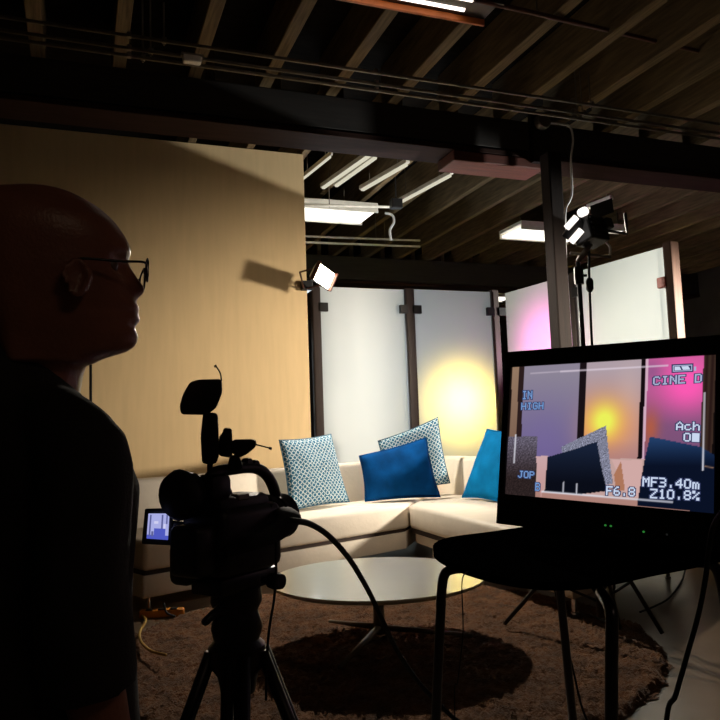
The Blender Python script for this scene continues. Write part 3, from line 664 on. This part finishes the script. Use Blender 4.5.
for k in (pm, emit('readout_white', (206, 220, 244), .95), emit('readout_edge', (66, 76, 122), .6), emit('readout_grey', (178, 186, 220), .9), emit('readout_blue', (124, 164, 222), .85)): me.materials.append(k)
# ------------------------------------------------------------------ camcorder on a tripod
cdir = (rh*math.sin(math.radians(33))+fh*math.cos(math.radians(33))).normalized(); cleft = ez.cross(cdir)
CO = P(235, 530, 1.33)
CM = Matrix((cdir, cleft, ez)).transposed()
def CL(x, y, z): return CO+CM @ Vector((x, y, z))
def cp(x, y, off=0): return onplane(x, y, CO+cleft*off, cleft)
cc = thing('camcorder', 'black video camera on the tripod in front of the person', 'camera', CO-ez*.08)
B().box(CL(-.005, 0, -.012), (.16, .105, .118), CM, .018, 3).obj('body', 'black', cc, A40)
B().box(CL(-.01, 0, .047), (.13, .08, .034), CM, .012).obj('top_deck', 'black', cc, A40)
RX = CM @ Matrix.Rotation(PI/2, 3, 'Y')
ln = B().lathe(CL(.07, -.008, .012), [(0, 0), (.042, 0), (.044, .012), (.036, .016), (.036, .028), (.039, .030), (.039, .038), (.0, .038)], 28, RX).obj('lens_barrel', 'black', cc, A40)
B().lathe(CL(.106, -.008, .012), [(.034, 0), (.038, .002), (.042, .02), (.039, .02), (.034, .004)], 28, RX).obj('lens_hood', 'black', cc, A40)
B().lathe(CL(.105, -.008, .012), [(0, 0), (.036, 0), (.03, .004), (0, .007)], 24, RX).obj('front_glass', 'blackgloss', ln, True)
# eyepiece at the rear left
B().tube([cp(224, 499, .02), cp(210, 498, .025), cp(199, 496, .03), cp(188, 495, .03), cp(181, 495, .03)], [.026, .030, .034, .040, .036], 20).obj('viewfinder', 'black', cc, True)
B().tube([cp(186, 495, .03), cp(179, 495, .03), cp(173, 496, .03)], [.041, .044, .036], 20).obj('eyecup', 'rubber', cc, True)
B().box(CL(-.105, -.002, -.02), (.05, .07, .085), CM, .012, 3).obj('battery', 'black', cc, A40)
B().box(CL(-.04, .034, -.045), (.14, .05, .075), CM, .016, 3).obj('side_housing', 'black', cc, A40)
B().tube(smoothpath([cp(205, 496), cp(209, 480), cp(216, 472.5), cp(232, 469), cp(250, 467.5), cp(262, 471), cp(271, 482), cp(277, 500), cp(281, 520)], 5), .0108, 12).obj('handle', 'black', cc, True)
B().box(cp(213, 487), (.05, .05, .045), CM, .012).obj('handle_mount', 'black', cc, A40)
for x, y in ((247, 462), (254, 464)): B().lathe(cp(x, y), [(0, -.008), (.007, -.008), (.008, 0), (.007, .008), (0, .008)], 14, CM @ Matrix.Rotation(PI/2, 3, 'X')).obj('handle_knob', 'black', cc, A40)
st_ = [CL(.07, -.052, .03), CL(.05, -.085, .02), CL(0, -.095, .0), CL(-.05, -.085, -.01), CL(-.08, -.052, -.02)]
B().tube(smoothpath(st_, 5), .022, 12, flat=.25).obj('hand_strap', 'rubber', cc, True)
# details on the side towards the lens: ring, plug panel
B().box(cp(240, 497, -.03), (.03, .02, .012), CM, .003).obj('control_panel', 'steel', cc)
for x, y in ((272, 508), (268, 520), (262, 530)): B().lathe(cp(x, y, -.045), [(0, -.006), (.009, -.006), (.009, .006), (0, .006)], 12, CM @ Matrix.Rotation(PI/2, 3, 'X')).obj('button', 'black', cc, A40)
B().box(cp(279, 521, -.04), (.045, .04, .05), CM, .008).obj('audio_box', 'black', cc)
# flip-out screen
lc_ = P(156.5, 526, 1.30); ldir = (rh*.97+fh*.10).normalized(); ln_ = (-(fh*.98)+rh*.10-ez*.05).normalized(); lu = ldir.cross(ln_)*-1
lu = ln_.cross(ldir); lu = lu if lu.z > 0 else -lu
LM = Matrix((ldir, -ln_, lu)).transposed()
lcd = B().hexa([P(x, y, d) for x, y, d in ((141.5, 544, 1.292), (172, 545.5, 1.30), (172, 545.5, 1.315), (141.5, 544, 1.307), (145, 508.5, 1.292), (173.5, 508, 1.30), (173.5, 508, 1.315), (145, 508.5, 1.307))], .003).obj('flip_screen', 'black', cc, A40)
B().tube([P(172, 526, 1.306), CL(-.02, .05, -.0)], .010, 10).obj('flip_hinge', 'black', cc, True)
tb2 = B()
corner = [(146.5, 538.5), (168.0, 540), (169.5, 513.5), (148.5, 513.5)]
def lq(u, v, d): 
    a = Vector(corner[0]).lerp(Vector(corner[1]), u); b = Vector(corner[3]).lerp(Vector(corner[2]), u); q = a.lerp(b, v); return P(q.x, q.y, d)
def quad(u0, u1, v0, v1, d, mi):
    f = tb2.bm.faces.new([tb2.bm.verts.new(lq(u, v, d)) for u, v in ((u0, v0), (u1, v0), (u1, v1), (u0, v1))]); f.material_index = mi
d_ = 1.2885
quad(0, 1, 0, 1, d_, 0); quad(0, 1, 0, .16, d_-.0004, 1); quad(.08, .16, .1, .95, d_-.0004, 2); quad(.32, .85, .16, .42, d_-.0008, 1); quad(.64, .72, .42, .95, d_-.0004, 2); quad(.2, .3, .1, .3, d_-.0008, 2); quad(.86, .93, .6, .95, d_-.0004, 2); quad(.3, .5, .6, .7, d_-.0004, 3); quad(.75, .85, .42, .6, d_-.0004, 3)
tb2.obj('display', [emit('lcd_pale', (168, 172, 226), 1), emit('lcd_blue', (78, 88, 190), 1), emit('lcd_dark', (92, 96, 150), 1), emit('lcd_white', (205, 205, 238), 1)], lcd, False, 'small lit picture of the set')
# light and microphone receiver on the handle
t = thing('camera_light', 'black camera light on a tall battery block above the video camera', 'camera light', cp(210, 470))
def slab(pts, d, th, bev=.006): return B().hexa([P(x, y, d) for x, y in pts]+[P(x, y, d+th) for x, y in pts], bev)
slab([(181, 414.5), (207, 415), (216.5, 408), (222.5, 392), (221.8, 379), (199, 379.5), (190, 382), (183, 394), (179.5, 406)], 1.30, .05, .005).obj('lamp_housing', 'black', t, A40)
slab([(202, 464), (216.5, 464), (219.5, 455), (218, 413), (203, 412), (200.5, 437)], 1.305, .045, .006).obj('battery_block', 'black', t, A40)
slab([(207, 473), (213, 473), (213, 462), (207, 462)], 1.32, .02, .002).obj('shoe_mount', 'blackmetal', t)
B().tube(smoothpath([P(221.5, 381, 1.32), P(220.5, 374, 1.32), P(218, 369, 1.32), P(215.5, 366, 1.32)]), .0014, 8).obj('antenna', 'blackmetal', t, True)
B().tube([P(216, 367, 1.32), P(214.8, 365.2, 1.32)], .0025, 8).obj('antenna_tip', 'rubber', t, True)
t = thing('microphone_receiver', 'small black receiver with a thin aerial mounted beside the camera light', 'receiver', cp(235, 468))
slab([(219, 456), (231, 458), (233, 455), (232, 428.5), (224, 427.5), (222, 434), (219, 436)], 1.31, .035, .004).obj('clamp_block', 'black', t, A40)
slab([(231, 452), (238, 458), (246, 455), (256, 447), (257, 441), (254, 439), (232, 439.5)], 1.305, .04, .005).obj('receiver_box', 'black', t, A40)
slab([(226, 471), (241, 471), (243, 466), (239, 455), (230, 455), (228, 464)], 1.315, .025, .003).obj('mount', 'black', t, A40)
B().tube([P(255, 444.5, 1.32), P(264, 446.5, 1.32), P(271.5, 448.6, 1.32)], .0013, 8).obj('antenna', 'blackmetal', t, True)
B().tube([P(269, 448, 1.32), P(271.8, 448.8, 1.32)], .0024, 8).obj('antenna_tip', 'rubber', t, True)
# tripod
tp = thing('tripod', 'black tripod with splayed legs carrying the video camera', 'tripod', Vector((CO.x, CO.y, 0)))
hd = CO-ez*.075
B().box(hd-ez*.012, (.15, .075, .03), CM, .006).obj('camera_plate', 'blackmetal', tp, A40)
B().lathe(hd-ez*.115, [(0, 0), (.040, 0), (.046, .02), (.038, .05), (.046, .065), (.044, .09), (0, .09)], 24).obj('fluid_head', 'blackmetal', tp, A40)
B().lathe(P(276, 581, 1.30), [(0, -.013), (.013, -.013), (.015, 0), (.013, .013), (0, .013)], 14, CM @ Matrix.Rotation(PI/2, 3, 'X')).obj('tilt_knob', 'rubber', tp, A40)
B().tube([P(262, 580, 1.31), P(276, 581, 1.30)], .006, 8).obj('knob_shaft', 'blackmetal', tp, True)
B().tube([hd-ez*.06, P(196, 640, 1.25), P(184, 645, 1.22)][:1]+[P(222, 606, 1.28), P(205, 622, 1.22)], .007, 8).obj('pan_handle', 'blackmetal', tp, True)
B().lathe(hd-ez*.205, [(0, 0), (.03, 0), (.036, .03), (.05, .05), (.05, .08), (.04, .09), (0, .09)], 24).obj('crown', 'blackmetal', tp, A40)
B().tube([hd-ez*.2, hd-ez*.56], .017, 12).obj('centre_column', 'blackmetal', tp, True)
base = Vector((CO.x, CO.y, 0)); cz = hd.z-.135
for v in (rh*-.36+fh*.02, rh*.34+fh*.02, rh*.04-fh*.36):
    dn = v.normalized(); a = base+dn*.045+ez*cz; q = base+v+ez*.02; sd = dn.cross(ez)
    m1 = a.lerp(q, .5); 
    lg = B().tube([a-sd*.014, m1-sd*.014], .011, 10)
    lg.tube([a+sd*.014, m1+sd*.014], .011, 10); lo = lg.obj('leg', 'blackmetal', tp, True)
    B().tube([a.lerp(q, .35), q], [.013, .011], 10).obj('lower_leg', 'steel' if v.dot(rh) > .2 else 'blackmetal', lo, True)  # highlight on the right leg put into a paler steel
    B().box(m1, (.05, .05, .05), Matrix.Rotation(math.atan2(dn.y, dn.x), 3, 'Z'), .008).obj('leg_lock', 'rubber', lo)
    B().lathe((q.x, q.y, 0), [(0, 0), (.018, 0), (.016, .03), (0, .035)], 12).obj('rubber_foot', 'rubber', lo, A40)
    B().tube([hd-ez*.45, a.lerp(q, .4)], .005, 8).obj('spreader', 'blackmetal', tp, True)
# ------------------------------------------------------------------ cables
def cable(label, pts, r, name='cable', m='rubber'):
    o = B().tube(smoothpath(pts, 8), r, 10).obj(name, m, None, True); return tag(o, label, 'cable')
cable('thick black cable arching from the video camera over the coffee table', [cp(282, 521, -.04), P(293, 521, 1.31), P(310, 524, 1.36), P(330, 537, 1.44), P(350, 560, 1.54), P(368, 590, 1.64), P(381, 617, 1.72), P(398, 652, 1.80), P(420, 684, 1.88), P(450, 715, 1.94), P(475, 738, 1.98), Vector((.86, 1.75, .3)), Vector((.98, 1.72, .02)), Vector((1.15, 1.55, .012))], .0058)
cable('thin cord looping down from the side of the video camera', [cp(274, 514, -.05), P(275.5, 530, 1.29), P(276, 556, 1.27), P(276, 575, 1.26), P(274, 600, 1.25), P(268, 640, 1.24), P(266, 700, 1.24)], .0022)
cable('black cable hanging from the right side of the monitor', [ML(.27, .075, -.13), P(716, 520, 1.39), P(709, 548, 1.38), P(706, 575, 1.38), P(699, 612, 1.38), P(688, 652, 1.38), P(676, 694, 1.38), P(666, 730, 1.38), cd(.485, 1.36, .3), cd(.45, 1.33, .012)], .0048)
cable('thin cord hanging beside the rear leg of the stool', [ML(-.1, .12, -.11), ML(-.12, .30, -.20), P(551, 560, 2.16), P(556, 595, 2.16), P(562, 625, 2.16), P(572, 665, 2.16), P(589, 724, 2.16), Vector((1.50, 1.86, .2)), Vector((1.6, 1.9, .012))], .0032)
cable('hair-thin wire hanging from the front edge of the stool', [P(468, 571, 1.39), P(462, 582, 1.38), P(463, 632, 1.38), P(458, 680, 1.38), P(455, 720, 1.38), Vector((.66, 1.3, .1)), Vector((.6, 1.28, .01))], .0011)
cable('thin cable bowing along the floor beside the far sofa leg', [Z(686, 566, .05), Z(682, 580, .012), Z(670, 597, .012), Z(655, 606, .012), Z(640, 612, .012)], .006)
# ------------------------------------------------------------------ the person
m_ = 1.09/740
HO = P(62, 277, 1.09)
ha = math.radians(21)
hf = (rh*math.cos(ha)+fh*math.sin(ha)).normalized(); hl = ez.cross(hf)      # face direction, the person's left
HMx = Matrix((hf, hl, ez)).transposed()
def HL(x, y, z): return HO+HMx @ Vector((x, y, z))
def interp(tab, y):
    for (a, p), (b, q) in zip(tab, tab[1:]):
        if a <= y <= b:
            return p+(q-p)*(y-a)/(b-a)
    return tab[0][1] if y < tab[0][0] else tab[-1][1]
front = [(187, 42), (188, 58), (190, 70), (195, 85), (205, 101), (213, 110), (220, 116), (232, 124), (240, 128), (247, 129.5), (252, 128), (257, 126), (266, 126), (280, 127), (290, 128), (296, 131), (301, 135), (306, 138), (309.5, 136), (312, 134.5), (315, 138), (319, 138), (323, 133), (328, 133.5), (334, 136), (341, 135), (346, 131), (350, 125), (354, 112), (358, 100), (363, 92)]
nose = [(256, 0), (261, 2.5), (268, 6.5), (276, 11.5), (283, 15.5), (287, 15.5), (291, 12), (295, 5), (299, 0)]
back = [(187, 38), (188, 20), (190, 8), (195, -7), (205, -20), (215, -28), (225, -33), (240, -37.5), (258, -39), (275, -37), (290, -31), (305, -22), (320, -12), (335, -4), (350, 4), (363, 12)]
half = [(187, 4), (188, 18), (190, 27), (195, 37), (205, 46), (215, 51), (228, 54.5), (240, 55), (255, 54), (272, 53), (290, 50.5), (305, 47.5), (318, 45.5), (330, 43), (340, 40), (350, 38), (363, 36)]
rs = []; NS = 144
ys = [187, 187.4, 188, 189, 190.5, 193, 196, 200, 204, 208, 213]+[218+4*i for i in range(10)]+[257+1.7*i for i in range(60) if 257+1.7*i < 358]+[360, 363]
for y in ys:
    xf, xb, w = interp(front, y), interp(back, y), interp(half, y); c = 22 if y > 195 else (xf+xb)/2
    r = []
    for k in range(NS):
        a = 2*PI*k/NS; ca, sa = math.cos(a), math.sin(a)
        if ca >= 0:
            e = .82 if y > 215 else 1
            x = c+(xf-c)*(abs(ca)**e); yy = w*(abs(sa)**1.05)*(1 if sa >= 0 else -1)
            # cheeks and jaw: the front of the face is a little narrower lower down
            if y > 290: yy *= 1-.10*(ca**1.2)*min(1, (y-290)/40)
            x += interp(nose, y)*math.exp(-(yy/(7 if y < 280 else 9.5))**2) if 255 < y < 300 else 0
            soc = math.exp(-((abs(yy)-21)/11)**2-((y-266)/9)**2); x -= 7*soc*(ca > .15)
            x += 3*math.exp(-((abs(yy)-22)/13)**2-((y-249)/6)**2)*(ca > .1)
            x += 2.5*math.exp(-((abs(yy)-30)/11)**2-((y-287)/11)**2)*(ca > .1)
            if 300 < y < 326: x -= 4.0*max(0, min(1, (abs(yy)-14)/12))*(ca > .3)*math.exp(-((y-312)/9)**2)
        else:
            x = c+(c-xb)*ca; yy = w*sa
        r.append(HL((x-63)*m_, yy*m_, (275-y)*m_))
    rs.append(r)
# torso frame
ta = math.radians(45)
pf = (rh*math.cos(ta)+fh*math.sin(ta)).normalized(); pl = ez.cross(pf)
NB = P(33, 368, 1.10); PO = Vector((NB.x, NB.y, 0))
def PL(f, l, z): return PO+pf*f+pl*l+ez*z
def oval(f, l, z, w, d, n=40, e=1.0, tilt=0):
    out = []
    for k in range(n):
        a = 2*PI*k/n; ca, sa = math.cos(a), math.sin(a)
        ff = math.copysign(abs(ca)**e, ca)*d; ll = math.copysign(abs(sa)**e, sa)*w
        out.append(PL(f+ff, l+ll, z+ff*tilt))
    return out
def limb(b, pts, rad, seg=18): b.tube(smoothpath(pts, 5), [x for i in range(len(rad)-1) for x in [rad[i]+(rad[i+1]-rad[i])*k/5 for k in range(5)]]+[rad[-1]], seg)
def finish(b, name, m, voxel, parent, sm=3, fold=0, label=None):
    o = b.obj(name, m, None, True)
    r = o.modifiers.new('r', 'REMESH'); r.mode = 'VOXEL'; r.voxel_size = voxel; r.use_smooth_shade = True
    s2 = o.modifiers.new('s', 'SMOOTH'); s2.factor = .5; s2.iterations = sm
    dg = bpy.context.evaluated_depsgraph_get(); dg.update()
    me = bpy.data.meshes.new_from_object(o.evaluated_get(dg)); old = o.data; o.modifiers.clear(); o.data = me; bpy.data.meshes.remove(old)
    if fold:
        nn = [v.normal.copy() for v in me.vertices]
        for v, q in zip(me.vertices, nn):
            p = v.co; v.co = p+q*fold*(noise.noise(Vector((p.x*9, p.y*9, p.z*4.5)))+.6*noise.noise(Vector((p.x*20, p.y*20, p.z*8+5))))
    me.shade_smooth()
    o.parent = parent; o.matrix_parent_inverse = wm(parent).inverted()
    if label: o['label'] = label
    return o
pe = thing('person', 'bald person in glasses and a dark shirt watching beside the video camera', 'person', PO)
sr = dict(r=(0.0, -.165, 1.175), er=(-.012, -.19, .95), wr=(.05, -.18, .715)); sl = dict(s=(0.0, .165, 1.175), e=(.0, .20, .95), w=(.07, .19, .715))
bd = B()
bd.rings(rs)
limb(bd, [HL(-.02, 0, -.03), P(50, 335, 1.10), P(40, 362, 1.10), PL(-.01, 0, 1.26)], [.06, .061, .064, .075], 24)
bd.rings([oval(f, 0, z, w, d, e=.9) for f, z, w, d in ((0, .74, .11, .09), (0, .78, .145, .10), (-.005, .86, .152, .11), (0, .95, .135, .098), (.005, 1.03, .14, .10), (.01, 1.12, .155, .108), (.0, 1.18, .145, .10), (-.015, 1.23, .11, .085), (-.03, 1.27, .075, .07), (-.03, 1.30, .05, .05))])
# ears
for s2 in (-1, 1):
    er = []
    for (o2, k, xs) in ((.0, .55, .006), (.006, .9, .001), (.014, 1.05, -.004), (.017, .98, -.005), (.0125, .62, -.001), (.010, .3, .002)):
        er.append([HL((68-63)*m_+.020+xs-.3*o2+.0175*k*math.cos(a)*(1.0 if math.sin(a) > -.2 else .78), s2*(.0755+o2+.25*max(0, -math.cos(a))*o2), .002-.020+.028*k*math.sin(a)) for a in [2*PI*q/24 for q in range(24)]])
    bd.rings(er)
def hand(b, wr, dirv, palm_n, side):
    """wr wrist, dirv towards the fingertips, palm_n palm normal, side = direction of the thumb"""
    d = dirv.normalized(); t = (side-d*side.dot(d)).normalized(); n = d.cross(t); n = n if n.dot(palm_n) > 0 else -n
    def Q(a, c, e): return wr+d*a+t*c+n*e
    b.rings([[Q(a, w*math.cos(x), th*math.sin(x)) for x in [2*PI*k/20 for k in range(20)]] for a, w, th in ((-.02, .024, .019), (.0, .026, .018), (.03, .036, .016), (.06, .041, .015), (.085, .040, .013), (.092, .034, .009))])
    for c, L in ((.029, .070), (.010, .080), (-.010, .074), (-.028, .058)):
        b.tube([Q(.07, c*.9, 0), Q(.088, c, .002), Q(.088+L*.42, c*1.1, .008), Q(.088+L*.74, c*1.12, .022), Q(.088+L*.92, c*1.1, .036)], [.0095, .0092, .0085, .0078, .006], 10)
    b.tube([Q(.015, .022, .004), Q(.04, .043, .010), Q(.065, .055, .018), Q(.088, .056, .028)], [.012, .012, .010, .0075], 10)
for sd, (s_, e_, w_) in ((-1, (sr['r'], sr['er'], sr['wr'])), (1, (sl['s'], sl['e'], sl['w']))):
    S_, E_, W_ = PL(*s_), PL(*e_), PL(*w_)
    limb(bd, [PL(s_[0], s_[1]*.5, s_[2]+.02), S_, S_.lerp(E_, .5), E_, E_.lerp(W_, .35), W_], [.05, .050, .044, .036, .037, .024])
    hand(bd, W_, (W_-E_).normalized()*.9+pf*.12-ez*.2, pl*(-sd)+pf*.1, pf)
    hp = PL(0, sd*.08, .80); kn = PL(.015, sd*.10, .44); an = PL(-.02, sd*.11, .085)
    limb(bd, [hp, hp.lerp(kn, .5), kn, kn.lerp(an, .35)-pf*.015, an], [.085, .074, .052, .052, .034])
    limb(bd, [an-pf*.04-ez*.03, an-ez*.035+pf*.02, an+pf*.10-ez*.055, an+pf*.17-ez*.062], [.034, .036, .03, .018])
body = finish(bd, 'body', 'skin', .0042, pe, 2)
# shirt
sh_ = B()
sh_.rings([oval(f, 0, z, w, d, e=.9) for f, z, w, d in ((-.002, .77, .175, .13), (-.002, .84, .172, .13), (0, .95, .165, .125), (.005, 1.05, .168, .126), (.008, 1.13, .178, .128), (.0, 1.19, .165, .118), (-.015, 1.235, .125, .105), (-.035, 1.275, .088, .092), (-.05, 1.31, .074, .08), (-.055, 1.335, .066, .066))])
limb(sh_, [PL(-.062, 0, 1.352), PL(-.05, 0, 1.31), PL(-.02, 0, 1.23)], [.056, .068, .09], 24)
for sd, (s_, e_, w_) in ((-1, (sr['r'], sr['er'], sr['wr'])), (1, (sl['s'], sl['e'], sl['w']))):
    S_, E_, W_ = PL(*s_), PL(*e_), PL(*w_)
    limb(sh_, [PL(s_[0]-.015, s_[1]*.35, s_[2]+.05), S_, S_.lerp(E_, .45), E_+ez*.06, E_+(W_-E_)*.26], [.060, .064, .061, .058, .060])
shirt = finish(sh_, 'shirt', 'shirt', .006, pe, 5, .006, 'dark loose shirt with elbow-length sleeves')
tr = B()
tr.rings([oval(0, 0, z, w, d, e=.9) for z, w, d in ((.72, .13, .11), (.78, .165, .12), (.86, .165, .122), (.93, .15, .112))])
for sd in (-1, 1):
    hp = PL(0, sd*.08, .80); kn = PL(.015, sd*.10, .44); an = PL(-.02, sd*.11, .085)
    limb(tr, [hp, hp.lerp(kn, .5), kn, kn.lerp(an, .5)-pf*.005, an-ez*.02], [.1, .088, .07, .066, .062])
finish(tr, 'trousers', 'trousers', .008, pe, 5, .006, 'dark trousers')
for sd in (-1, 1):
    an = PL(-.02, sd*.11, .085); b = B()
    b.rings([[an+pf*x+pl*(w*math.cos(a))+ez*(z0-.085+(h*(.5+.5*math.sin(a)))) for a in [2*PI*k/20 for k in range(20)]] for x, w, z0, h in ((-.075, .02, .005, .05), (-.06, .038, 0, .085), (0, .042, 0, .10), (.06, .044, 0, .085), (.13, .047, 0, .06), (.18, .036, 0, .045), (.205, .015, .005, .025))])
    b.obj('shoe', 'shoe', pe, True)
# eyes
for s2 in (-1, 1):
    b = B(); e = HL((108-63)*m_, s2*20*m_, (266-275)*-m_)
    b.lathe(e, [(.0001, -.0115)]+[(.0115*math.cos(t), .0115*math.sin(t)) for t in [-1.2+.3*k for k in range(9)]]+[(.0001, .0115)], 16).obj('eye', 'eye', pe, True)
# glasses
gl = thing('eyeglasses', 'thin dark rimmed eyeglasses', 'glasses', HL(.1, 0, 0)); del gl['category']
gl.parent = pe; gl.matrix_parent_inverse = wm(pe).inverted()
gx = (143.5-63)*m_; gz = (275-270.5)*m_
for s2 in (-1, 1):
    ring = [HL(gx-.004*abs(math.cos(a))**2*(1 if math.cos(a)*s2 > 0 else 0), s2*.033+.0245*math.cos(a), gz+.0165*math.sin(a)+.0015) for a in [2*PI*k/32 for k in range(32)]]
    B().tube(ring, .0014, 8, True).obj('rim', 'blackgloss', gl, True)
    b = B(); r2 = [[HL(gx+o3, s2*.033+.0235*k*math.cos(a), gz+.0158*k*math.sin(a)+.0015) for a in [2*PI*q/32 for q in range(32)]] for o3, k in ((-.0008, .05), (-.0008, 1), (.0008, 1), (.0008, .05))]
    b.rings(r2).obj('lens', 'clear', gl, True)
    B().tube(smoothpath([HL(gx-.004, s2*.0585, gz+.006), HL(gx-.012, s2*.068, gz+.006), HL((114-63)*m_, s2*.077, .010), HL((84-63)*m_, s2*.0845, .010), HL((76-63)*m_, s2*.086, .004), HL((71-63)*m_, s2*.083, -.018)]), .0019, 8).obj('temple', 'blackgloss', gl, True)
B().tube(smoothpath([HL(gx, -.0095, gz+.006), HL(gx+.002, 0, gz+.009), HL(gx, .0095, gz+.006)]), .0013, 8).obj('bridge', 'blackgloss', gl, True)
# ------------------------------------------------------------------ lights
def light(name, kind, loc, energy, col, size=.1, aim=None, angle=90, blend=.3):
    l = bpy.data.lights.new(name, kind); l.energy = energy; l.color = col
    if kind == 'AREA': l.shape = 'RECTANGLE'; l.size, l.size_y = size
    else: l.shadow_soft_size = size
    o = bpy.data.objects.new(name, l); COL.objects.link(o); o.location = loc
    if aim is not None:
        o.rotation_euler = (Vector(aim)-Vector(loc)).to_track_quat('-Z', 'Y').to_euler()
    if kind == 'SPOT': l.spot_size = math.radians(angle); l.spot_blend = blend
    return o
warm = (1, .80, .56); cool = (.93, .97, 1)
light('lamp_behind_right_screen', 'SPOT', (8.6, 4.9, 1.66), 2100, (.98, .98, .92), .05, (3.2, 7.2, 2.75), 36, .25)
light('key_lamp_right', 'SPOT', (6.3, 3.4, 2.2), 2100, (1, .88, .72), .22, (3.0, 7.36, 1.25), 57, 1.0)
light('yellow_lamp_behind_screen', 'SPOT', (4.27, RV+.46, 1.50), 330, (1, .68, .12), .05, (4.27, RV, 1.46), 140, 1.0)
pk = V(538, 345, 7.05)
light('pink_lamp_behind_screen', 'SPOT', pk-nr*.8, 230, (1, .14, .66), .06, pk, 110, 1.0)
light('white_fill_behind_screen', 'AREA', (3.4, RV+1.7, 1.7), 95, (.84, .93, 1), (2.2, 1.6), (3.4, RV, 1.5))  # unseen area light added to whiten the first glass panels
light('work_light_beam', 'SPOT', wl+wf*.03, 430, (1, .90, .76), .06, wl+wf-ez*.55, 125, .5)
light('stand_lamp_beam', 'SPOT', hc+fd*.12, 60, (1, .86, .70), .1, (2.2, 6.6, .8), 80, .6)
light('rear_fill', 'AREA', (1.5, -2.0, 3.6), 2.6, (1, .70, .48), (1.2, .6), (0, 1.5, 1.2))  # unseen fill added behind the camera to lift the dark person
for (x, y, e, c) in ((2.6, 8.72, 1.0, (1, .97, .88)), (6.35, 8.95, 1.0, (1, .97, .88)), (7.35, 12.75, 1.0, (1, .97, .88)), (10.2, 11.6, 7, (1, .80, .48)), (8.6, 8.8, 2.2, (1, .85, .5))):
    light('far_bay_fill', 'POINT', (x, y, 3.80 if x < 10 else 3.0), e, c, .25)  # unseen points added to brighten the far joists and ducts
w = bpy.data.worlds.new('world'); scene.world = w; w.use_nodes = True
w.node_tree.nodes['Background'].inputs[0].default_value = (.02, .018, .016, 1); w.node_tree.nodes['Background'].inputs[1].default_value = .1
vs = scene.view_settings; vs.view_transform = 'Standard'; vs.look = 'None'; vs.exposure = 0; vs.gamma = 1; vs.use_curve_mapping = False
scene.cycles.use_denoising = True
scene.cycles.max_bounces = 10; scene.cycles.diffuse_bounces = 5; scene.cycles.transparent_max_bounces = 16; scene.cycles.sample_clamp_indirect = 6
scene.cycles.caustics_reflective = False; scene.cycles.caustics_refractive = False
